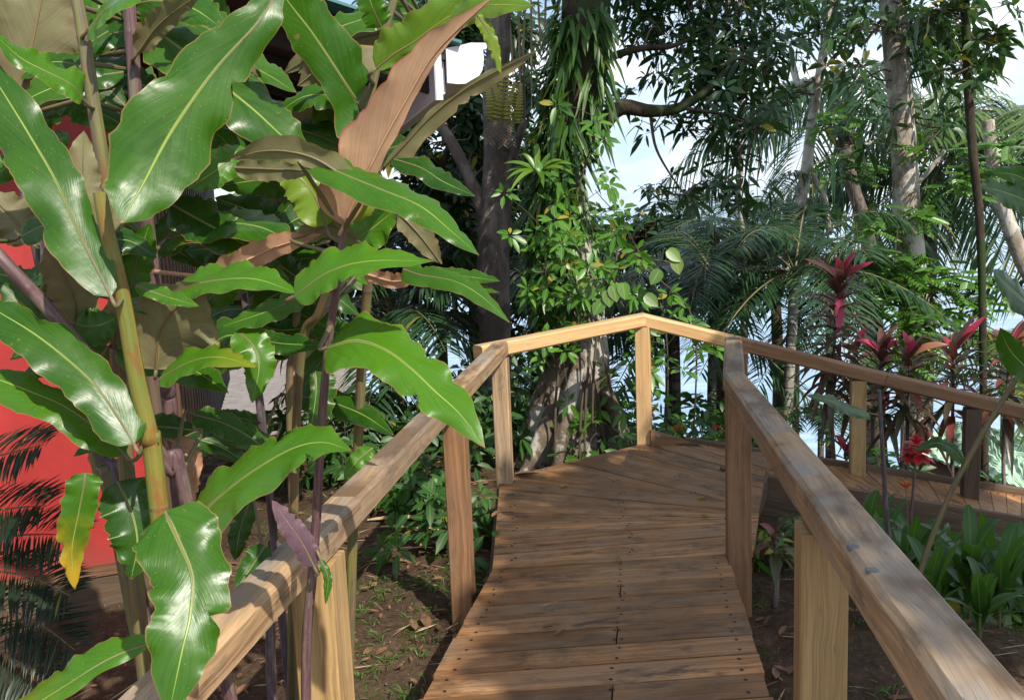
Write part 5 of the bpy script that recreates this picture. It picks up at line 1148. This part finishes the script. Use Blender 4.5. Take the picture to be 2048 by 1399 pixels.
for px, py, d_, R_, lb in ((620, 800, 8.6, .5, 'dark undergrowth at the beach edge behind the ginger canes'), (760, 790, 8.8, .55, 'dark undergrowth at the beach edge left of the mottled trunk'), (870, 800, 8.6, .6, 'dark undergrowth filling the gap left of the mottled trunk foot'), (1030, 800, 8.8, .6, 'dark undergrowth between the two big trunks'),
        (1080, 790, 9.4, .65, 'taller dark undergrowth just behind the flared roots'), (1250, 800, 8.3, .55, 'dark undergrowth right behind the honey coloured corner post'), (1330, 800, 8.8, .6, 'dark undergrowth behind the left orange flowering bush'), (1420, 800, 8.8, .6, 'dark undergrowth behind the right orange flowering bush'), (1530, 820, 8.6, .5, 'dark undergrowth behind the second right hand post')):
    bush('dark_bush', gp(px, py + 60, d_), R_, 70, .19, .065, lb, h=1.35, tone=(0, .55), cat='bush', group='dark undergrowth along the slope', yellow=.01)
FX = 'orange flowering bushes behind the landing'
bush('flowering_bush', gp(1345, 890, 7.0), .45, 40, .15, .05, 'bush with orange flower heads nearest the far corner post', h=1.2, flowers=3)
bush('flowering_bush', gp(1410, 890, 7.1), .42, 40, .16, .05, 'bush with orange flower heads nearest the grey corner post', h=1.2, flowers=4)
bush('leafy_shrub', gp(1470, 880, 7.6), .5, 36, .15, .05, 'dark green shrub behind the grey corner post', h=1.2, tone=(0, .5))
bush('leafy_shrub', gp(1840, 960, 7.4), .26, 18, .15, .05, 'tangled dark shrub between the cordylines and the green roof', h=1.1, tone=(0, .6))
bush('leafy_shrub', gp(1780, 940, 7.3), .45, 40, .14, .05, 'dense shrub at the foot of the middle cordylines', h=1.1, tone=(.1, .7))
bush('leafy_shrub', gp(1990, 980, 7.0), .32, 24, .15, .05, 'leafy shrub at the foot of the rightmost cordyline', h=1.1, tone=(.1, .8))
bush('leafy_shrub', gp(1542, 1085, 4.7), .2, 16, .11, .04, 'small yellow green bush between the corner post and the near right post', 'bright', h=1.0, yellow=.3)
bush('leafy_shrub', gp(1590, 1060, 5.0), .22, 16, .11, .04, 'green bush half hidden behind the right handrail', h=1.0)
cordyline(1550, 1070, 1140, 4.2, 'tiny dark maroon cordyline beside the near right post', 0, 9, .12, .16)
# young gingers below the second ramp
YG = 'young ginger shoots in front of the second ramp'
for j, (px, py, d_, n_, L_, w_, lb) in enumerate(((1730, 1150, 4.6, 9, .5, .10, 'dark young ginger shoot against the lower ramp, left of the diagonal stem'), (1905, 1130, 4.9, 10, .55, .11, 'tallest young ginger shoot, tight against the ramp side'), (1985, 1140, 4.7, 10, .55, .11, 'young ginger shoot hiding the foot of the dark post'), (1840, 1140, 4.8, 10, .5, .10, 'young ginger shoot behind the small orange flower'), (1760, 1200, 4.0, 7, .34, .085, 'young ginger shoot nearest the right handrail'), (1815, 1190, 4.2, 8, .38, .09, 'leafy young ginger shoot beside the red flower stem'), (1880, 1170, 4.4, 9, .40, .09, 'tall pale green ginger shoot in front of the lower ramp'), (1940, 1200, 4.1, 8, .36, .09, 'broad leaved ginger shoot left of the dark post foot'),
        (2000, 1210, 4.0, 8, .36, .09, 'ginger shoot below the dark post at the right'), (2060, 1200, 4.2, 8, .36, .085, 'ginger shoot cut by the right edge of the picture'), (1860, 1225, 3.8, 6, .28, .08, 'low dark ginger shoot at the front of the patch'), (1960, 1250, 3.6, 6, .28, .08, 'small shaded ginger shoot at the front right of the patch'), (1560, 1330, 2.9, 3, .22, .11, 'single broad leaf shoot below the near right post'))):
    broad_plant('ginger_shoot', gp(px, py, d_), int(n_ * 1.5) if j < 12 else n_, L_ * (1.2 if j < 12 else 1), w_ * .78, lb, group=YG, droop=.35, stem=.30 if j < 12 else .1, tone=(.0, .6), lift=(.7, 1.4))
for px, py, d_, R_, lb in ((1740, 1110, 5.0, .28, 'dark leafy bush against the lower ramp, nearest the right handrail'), (1830, 1120, 5.1, .30, 'dark leafy bush behind the torch flower stem'), (1920, 1130, 5.1, .32, 'dark leafy bush left of the dark post foot'), (2010, 1140, 5.0, .32, 'dark leafy bush right of the dark post foot, at the right edge'), (1890, 1190, 4.5, .22, 'low dark bush among the young ginger shoots')):
    bush('leafy_shrub', gp(px, py, d_), R_, 40, .15, .05, lb, h=1.3, tone=(0, .5), yellow=.04)
# the red torch flower and its neighbours
P = gp(1812, 1180, 4.3); q = catmull([P, W(1822, 1040, 4.3), W(1832, 905, 4.3)], 16)
tf = thing('torch_flower', P, 'red torch flower on a long bare stem in front of the green roof', 'flower'); mb = MB(); tube(mb, q, np.linspace(.008, .006, 16), 7); mb.build('stem', M['cane_purple'], tf)
mb = MB(); c = q[-1]
for ring_, (n2, el, L_, w_) in enumerate(((10, -.35, .085, .035), (12, .1, .075, .032), (12, .5, .06, .026), (10, .9, .05, .02), (6, 1.3, .04, .016))):
    az = np.arange(n2) * 2 * np.pi / n2 + ring_ * .3; d = np.stack([np.cos(az) * math.cos(el), np.sin(az) * math.cos(el), np.full(n2, math.sin(el))], 1)
    leaves(mb, c + d * .012 + up3 * .012 * ring_, d, up3 + d * .2, L_, w_, .15, .3, shape=(.45, 1.1))
mb.build('flower_head', M['redflower'], tf)
P = gp(1814, 1190, 4.1); q = catmull([P, W(1815, 1050, 4.1), W(1812, 975, 4.1)], 10)
tf = thing('orange_flower', P, 'small orange red flower bud on a thin stem below the torch flower', 'flower'); mb = MB(); tube(mb, q, np.full(10, .0025), 5); mb.build('stem', M['cane_green'], tf)
mb = MB(); d = rnd_dir(12) * [.5, .5, 1]; d[:, 2] = np.abs(d[:, 2]); leaves(mb, np.tile(q[-1], (12, 1)), d, rnd_dir(12), .04, .015, 0, .2); mb.build('flower_head', M['flower'], tf)
# dark ginger canes at the right
def right_cane(key, pts, r0, r1, mt, label):
    global canes
    ginger_plant(key, pts, r0, r1, mt, label); canes[key][0]['group'] = 'dark ginger canes beyond the right handrail'
right_cane('D1', [(2075, 690, 3.6), (2040, 745, 3.6), (1960, 875, 3.6), (1890, 1010, 3.6), (1835, 1165, 3.6)], .010, .012, 'cane_green', 'long diagonal stem leaning out of the right edge over the young gingers')
right_cane('D2', [(1758, 780, 3.9), (1765, 900, 3.9), (1772, 1010, 3.9), (1780, 1120, 3.9)], .008, .012, 'cane_dark', 'thin upright dark stem just right of the handrail, left of the torch flower')
right_cane('D3', [(2110, 330, 3.4), (2100, 560, 3.4), (2095, 800, 3.4), (2090, 1100, 3.4)], .010, .013, 'cane_green', 'ginger cane at the right edge with leaves reaching into the picture')
G('D2', [(1738, 826), (1700, 818), (1660, 800), (1612, 790)], 14, 12, 3.9, 3.8, bright=.1, up=.6)
G('D3', [(2105, 430), (2060, 405), (2010, 385), (1960, 372)], 26, 26, 3.4, 3.3, bright=.2, up=.4)
G('D3', [(2110, 420), (2070, 375), (2030, 350), (1985, 345)], 24, 24, 3.4, 3.4, bright=.35, up=.4)
G('D3', [(2105, 640), (2060, 610), (2020, 575), (1985, 540)], 26, 22, 3.4, 3.3, bright=.0, up=.5)
G('D3', [(2105, 760), (2060, 740), (2020, 700), (2000, 655)], 26, 26, 3.4, 3.3, bright=.15, up=.3)
G('D1', [(1930, 925), (1900, 895), (1870, 885), (1830, 900)], 14, 14, 3.6, 3.6, bright=.1, up=.5)

# cycad by the red wall
P = gp(-300, 1290, 2.9); P[2] = gz(P[0], P[1])
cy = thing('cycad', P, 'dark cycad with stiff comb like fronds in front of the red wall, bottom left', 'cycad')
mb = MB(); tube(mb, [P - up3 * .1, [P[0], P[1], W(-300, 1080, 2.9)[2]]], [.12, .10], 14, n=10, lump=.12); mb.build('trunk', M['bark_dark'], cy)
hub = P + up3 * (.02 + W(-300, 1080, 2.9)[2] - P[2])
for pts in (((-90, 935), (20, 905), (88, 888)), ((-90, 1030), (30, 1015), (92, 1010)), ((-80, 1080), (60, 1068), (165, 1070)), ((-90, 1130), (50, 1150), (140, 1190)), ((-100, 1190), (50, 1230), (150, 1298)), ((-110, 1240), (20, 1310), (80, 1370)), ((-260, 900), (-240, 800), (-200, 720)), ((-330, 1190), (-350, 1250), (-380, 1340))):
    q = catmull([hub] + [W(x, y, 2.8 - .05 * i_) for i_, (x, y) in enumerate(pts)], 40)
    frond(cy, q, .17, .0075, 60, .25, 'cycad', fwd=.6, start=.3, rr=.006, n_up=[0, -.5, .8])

# fallen leaves on the boards
def fallen(px, py, L_, w_, ang, mt, label, cat='fallen leaf', yellow=0.0, z=None):
    P = on_ramp(px, py) if py > 1125 else PZ(px, py, .002)
    o_ = ramp_n if py > 1125 else up3
    mb = MB(); d = nrm(np.cross(o_, np.cross(np.array([math.cos(ang), math.sin(ang), 0]), o_)))
    strap(mb, P + o_ * .007, d, o_, L_, w_, -.06, (random.random(), yellow, random.random()), n_=10, fold=.7)
    tag(mb.build('fallen_leaf', M[mt]), label, cat)
fallen(1030, 951, .16, .05, -.1, 'dry', 'large orange brown dry leaf lying by the left end post')
fallen(985, 1035, .11, .03, 1.1, 'dry', 'curled brown dry leaf on the boards right of the reddish left post')
fallen(1004, 1026, .09, .025, -.5, 'dry', 'thin yellow brown dry leaf next to the curled one')
fallen(988, 1075, .07, .04, 1.2, 'shrub', 'small green leaf lying near the foot of the reddish left post')
fallen(1122, 976, .05, .03, .3, 'yfern', 'small yellow leaf in the middle of the tapered boards')
fallen(1230, 1118, .055, .025, -1.0, 'yfern', 'crumpled yellow leaf where ramp and landing meet')
fallen(1396, 1000, .06, .03, .2, 'yfern', 'pale yellow leaf beside the corner post')
fallen(1402, 1032, .06, .03, -.8, 'yfern', 'yellow brown leaf close to the foot of the corner post')
fallen(1085, 1258, .045, .02, .1, 'dry', 'dark curled scrap of leaf on the ramp boards')
fallen(1110, 1272, .08, .012, .9, 'dry', 'reddish sliver of bark on the ramp boards')
fallen(1080, 1215, .10, .006, .5, 'straw', 'thin straw lying on the ramp boards')
fallen(1095, 915, .09, .035, .3, 'fern', 'faded green leaf at the back edge of the landing')

# pale dry sheaths on the soil
SG = 'pale dry leaf sheaths on the soil'
for (px, py, L_, w_, ang, lb) in ((735, 1048, .55, .07, .0, 'long pale dry sheath lying under the left handrail'), (790, 1010, .22, .05, 2.0, 'short pale sheath standing off the long one'), (760, 1062, .5, .05, -.25, 'second pale sheath fanning from the long one'), (840, 1100, .16, .05, .2, 'flat pale scrap of sheath near the reddish left post'), (880, 1010, .14, .06, .3, 'pale broken sheath close behind the reddish left post'), (900, 1020, .35, .03, -.4, 'thin dry stalk behind the reddish left post'), (740, 1130, .3, .02, .1, 'thin straw beside the red brown cane'), (1040, 905, .30, .03, -.5, 'pale stalk leaning by the left end post')):
    P = PZ(px, py, -.33); P[2] = gz(P[0], P[1]) + .02; mb = MB()
    strap(mb, P, nrm([math.cos(ang), math.sin(ang), .03]), up3, L_, w_, .05, (random.random(), 0, random.random()), n_=12, fold=.5)
    tag(mb.build('dry_sheath', M['straw']), lb, 'dry sheath', SG)
# countless scraps of litter and blades of grass
def scatter(n_, xr, yr):
    x = rng.uniform(*xr, n_); y = rng.uniform(*yr, n_); return x, y
mb = MB()
for (n_, xr, yr) in ((900, (-1.3, -.02), (2.3, 6.5)), (300, (-2.2, -1.2), (2.5, 7)), (600, (.8, 2.8), (2.0, 5.2)), (160, (-.4, 2.2), (6.3, 8.5))):
    x, y = scatter(n_, xr, yr); a_ = rng.uniform(0, 6.28, n_); P = np.stack([x, y, gz(x, y) + rng.uniform(.008, .03, n_)], 1)
    L_ = rng.uniform(.012, .10, n_) * rng.uniform(.3, 1, n_) + .01; wd = L_ * rng.choice([.08, .15, .4, .5], n_)
    leaves(mb, P, np.stack([np.cos(a_), np.sin(a_), rng.normal(0, .15, n_)], 1), up3 + rng.normal(0, .35, (n_, 3)), L_, wd, -.1, .3, mat=0)
    n_ = int(n_ * .2); x, y = scatter(n_, xr, yr); a_ = rng.normal(0, .7, n_); P = np.stack([x, y, gz(x, y) + rng.uniform(.01, .025, n_)], 1); L_ = rng.uniform(.05, .3, n_)
    leaves(mb, P, np.stack([np.cos(a_), np.sin(a_), rng.normal(0, .06, n_)], 1), up3 + rng.normal(0, .3, (n_, 3)), L_, np.minimum(L_ * .06, .007), 0, .3, mat=1)
tag(mb.build('leaf_litter', [M['dry'], M['straw']]), 'dry leaves and straw scattered over the soil beside the boardwalk', 'leaf litter', kind='stuff')
mb = MB()
for (nt_, xr, yr, hgt) in ((130, (-.85, -.12), (2.2, 4.8), .09), (30, (-.6, 0), (4.8, 6.8), .09), (110, (.85, 2.4), (2.2, 5.2), .10), (40, (-2.4, -1), (4, 7), .09), (50, (-.3, 2.4), (6.4, 8), .12), (30, (2.2, 3.5), (2, 5), .1)):
    x, y = scatter(nt_, xr, yr)
    for a_, b_ in zip(x, y):
        n_ = rng.integers(8, 22); r_ = .035; P = np.stack([a_ + rng.normal(0, r_, n_), b_ + rng.normal(0, r_, n_), np.full(n_, gz(a_, b_) - .005)], 1)
        leaves(mb, P, rng.normal(0, .55, (n_, 3)) * [1, 1, 0] + [0, 0, .8], rnd_dir(n_), rng.uniform(.4, 1.1, n_) * hgt, .007, .5, .2)
tag(mb.build('grass', M['grass']), 'tufts of short grass on the soil beside the boardwalk', 'grass', kind='stuff')
# pebbles in the soil
mb = MB(); x, y = scatter(160, (-1.2, 0), (2.3, 6)); x2, y2 = scatter(60, (.9, 2.2), (2.3, 5)); x = np.r_[x, x2]; y = np.r_[y, y2]
for a_, b_ in zip(x, y):
    r_ = random.uniform(.003, .010); tube(mb, [[a_, b_, gz(a_, b_) - r_ * .3], [a_, b_, gz(a_, b_) + r_ * .3], [a_, b_, gz(a_, b_) + r_ * .8]], [r_, r_ * 1.1, r_ * .5], 7, (random.random(), 0, 0), lump=.2)
tag(mb.build('pebbles', M['bark_grey']), 'small pebbles scattered in the soil', 'pebbles', kind='stuff')

# pale green hut roof down the slope
P = W(1955, 900, 9.8); hz = gz(P[0], P[1])
ht = thing('hut', [P[0], P[1], hz], 'small hut with a pale green rusty roof below the lower ramp', 'hut')
rt0, rt1 = W(1885, 842, 9.6), W(2120, 890, 9.9)
ev0, ev1 = W(1836, 905, 9.0), W(2075, 985, 9.0)
mb = MB(); sheet(mb, ev0, ev1, rt1, rt0, .02, 60, .008); bk = rt0 * 2 - ev0; bk1 = rt1 * 2 - ev1; bk[2] = ev0[2]; bk1[2] = ev1[2]
sheet(mb, bk, bk1, rt1 + [0, .004, .003], rt0 + [0, .004, .003], .02, 60, .008); mb.build('roof', M['hut'], ht, False)
mb = MB()
cs = [ev0 * .8 + rt0 * .2 , ev1 * .8 + rt1 * .2, bk1 * .8 + rt1 * .2, bk * .8 + rt0 * .2]
for i_ in range(4):
    a_, b_ = cs[i_], cs[(i_ + 1) % 4]; q = np.array([[a_[0], a_[1], hz - 1.2], [b_[0], b_[1], hz - 1.2], [b_[0], b_[1], b_[2] - .05], [a_[0], a_[1], a_[2] - .05]])
    mb.add(q, [(0, 1, 2, 3)])
mb.build('wall', M['dark'], ht, False)
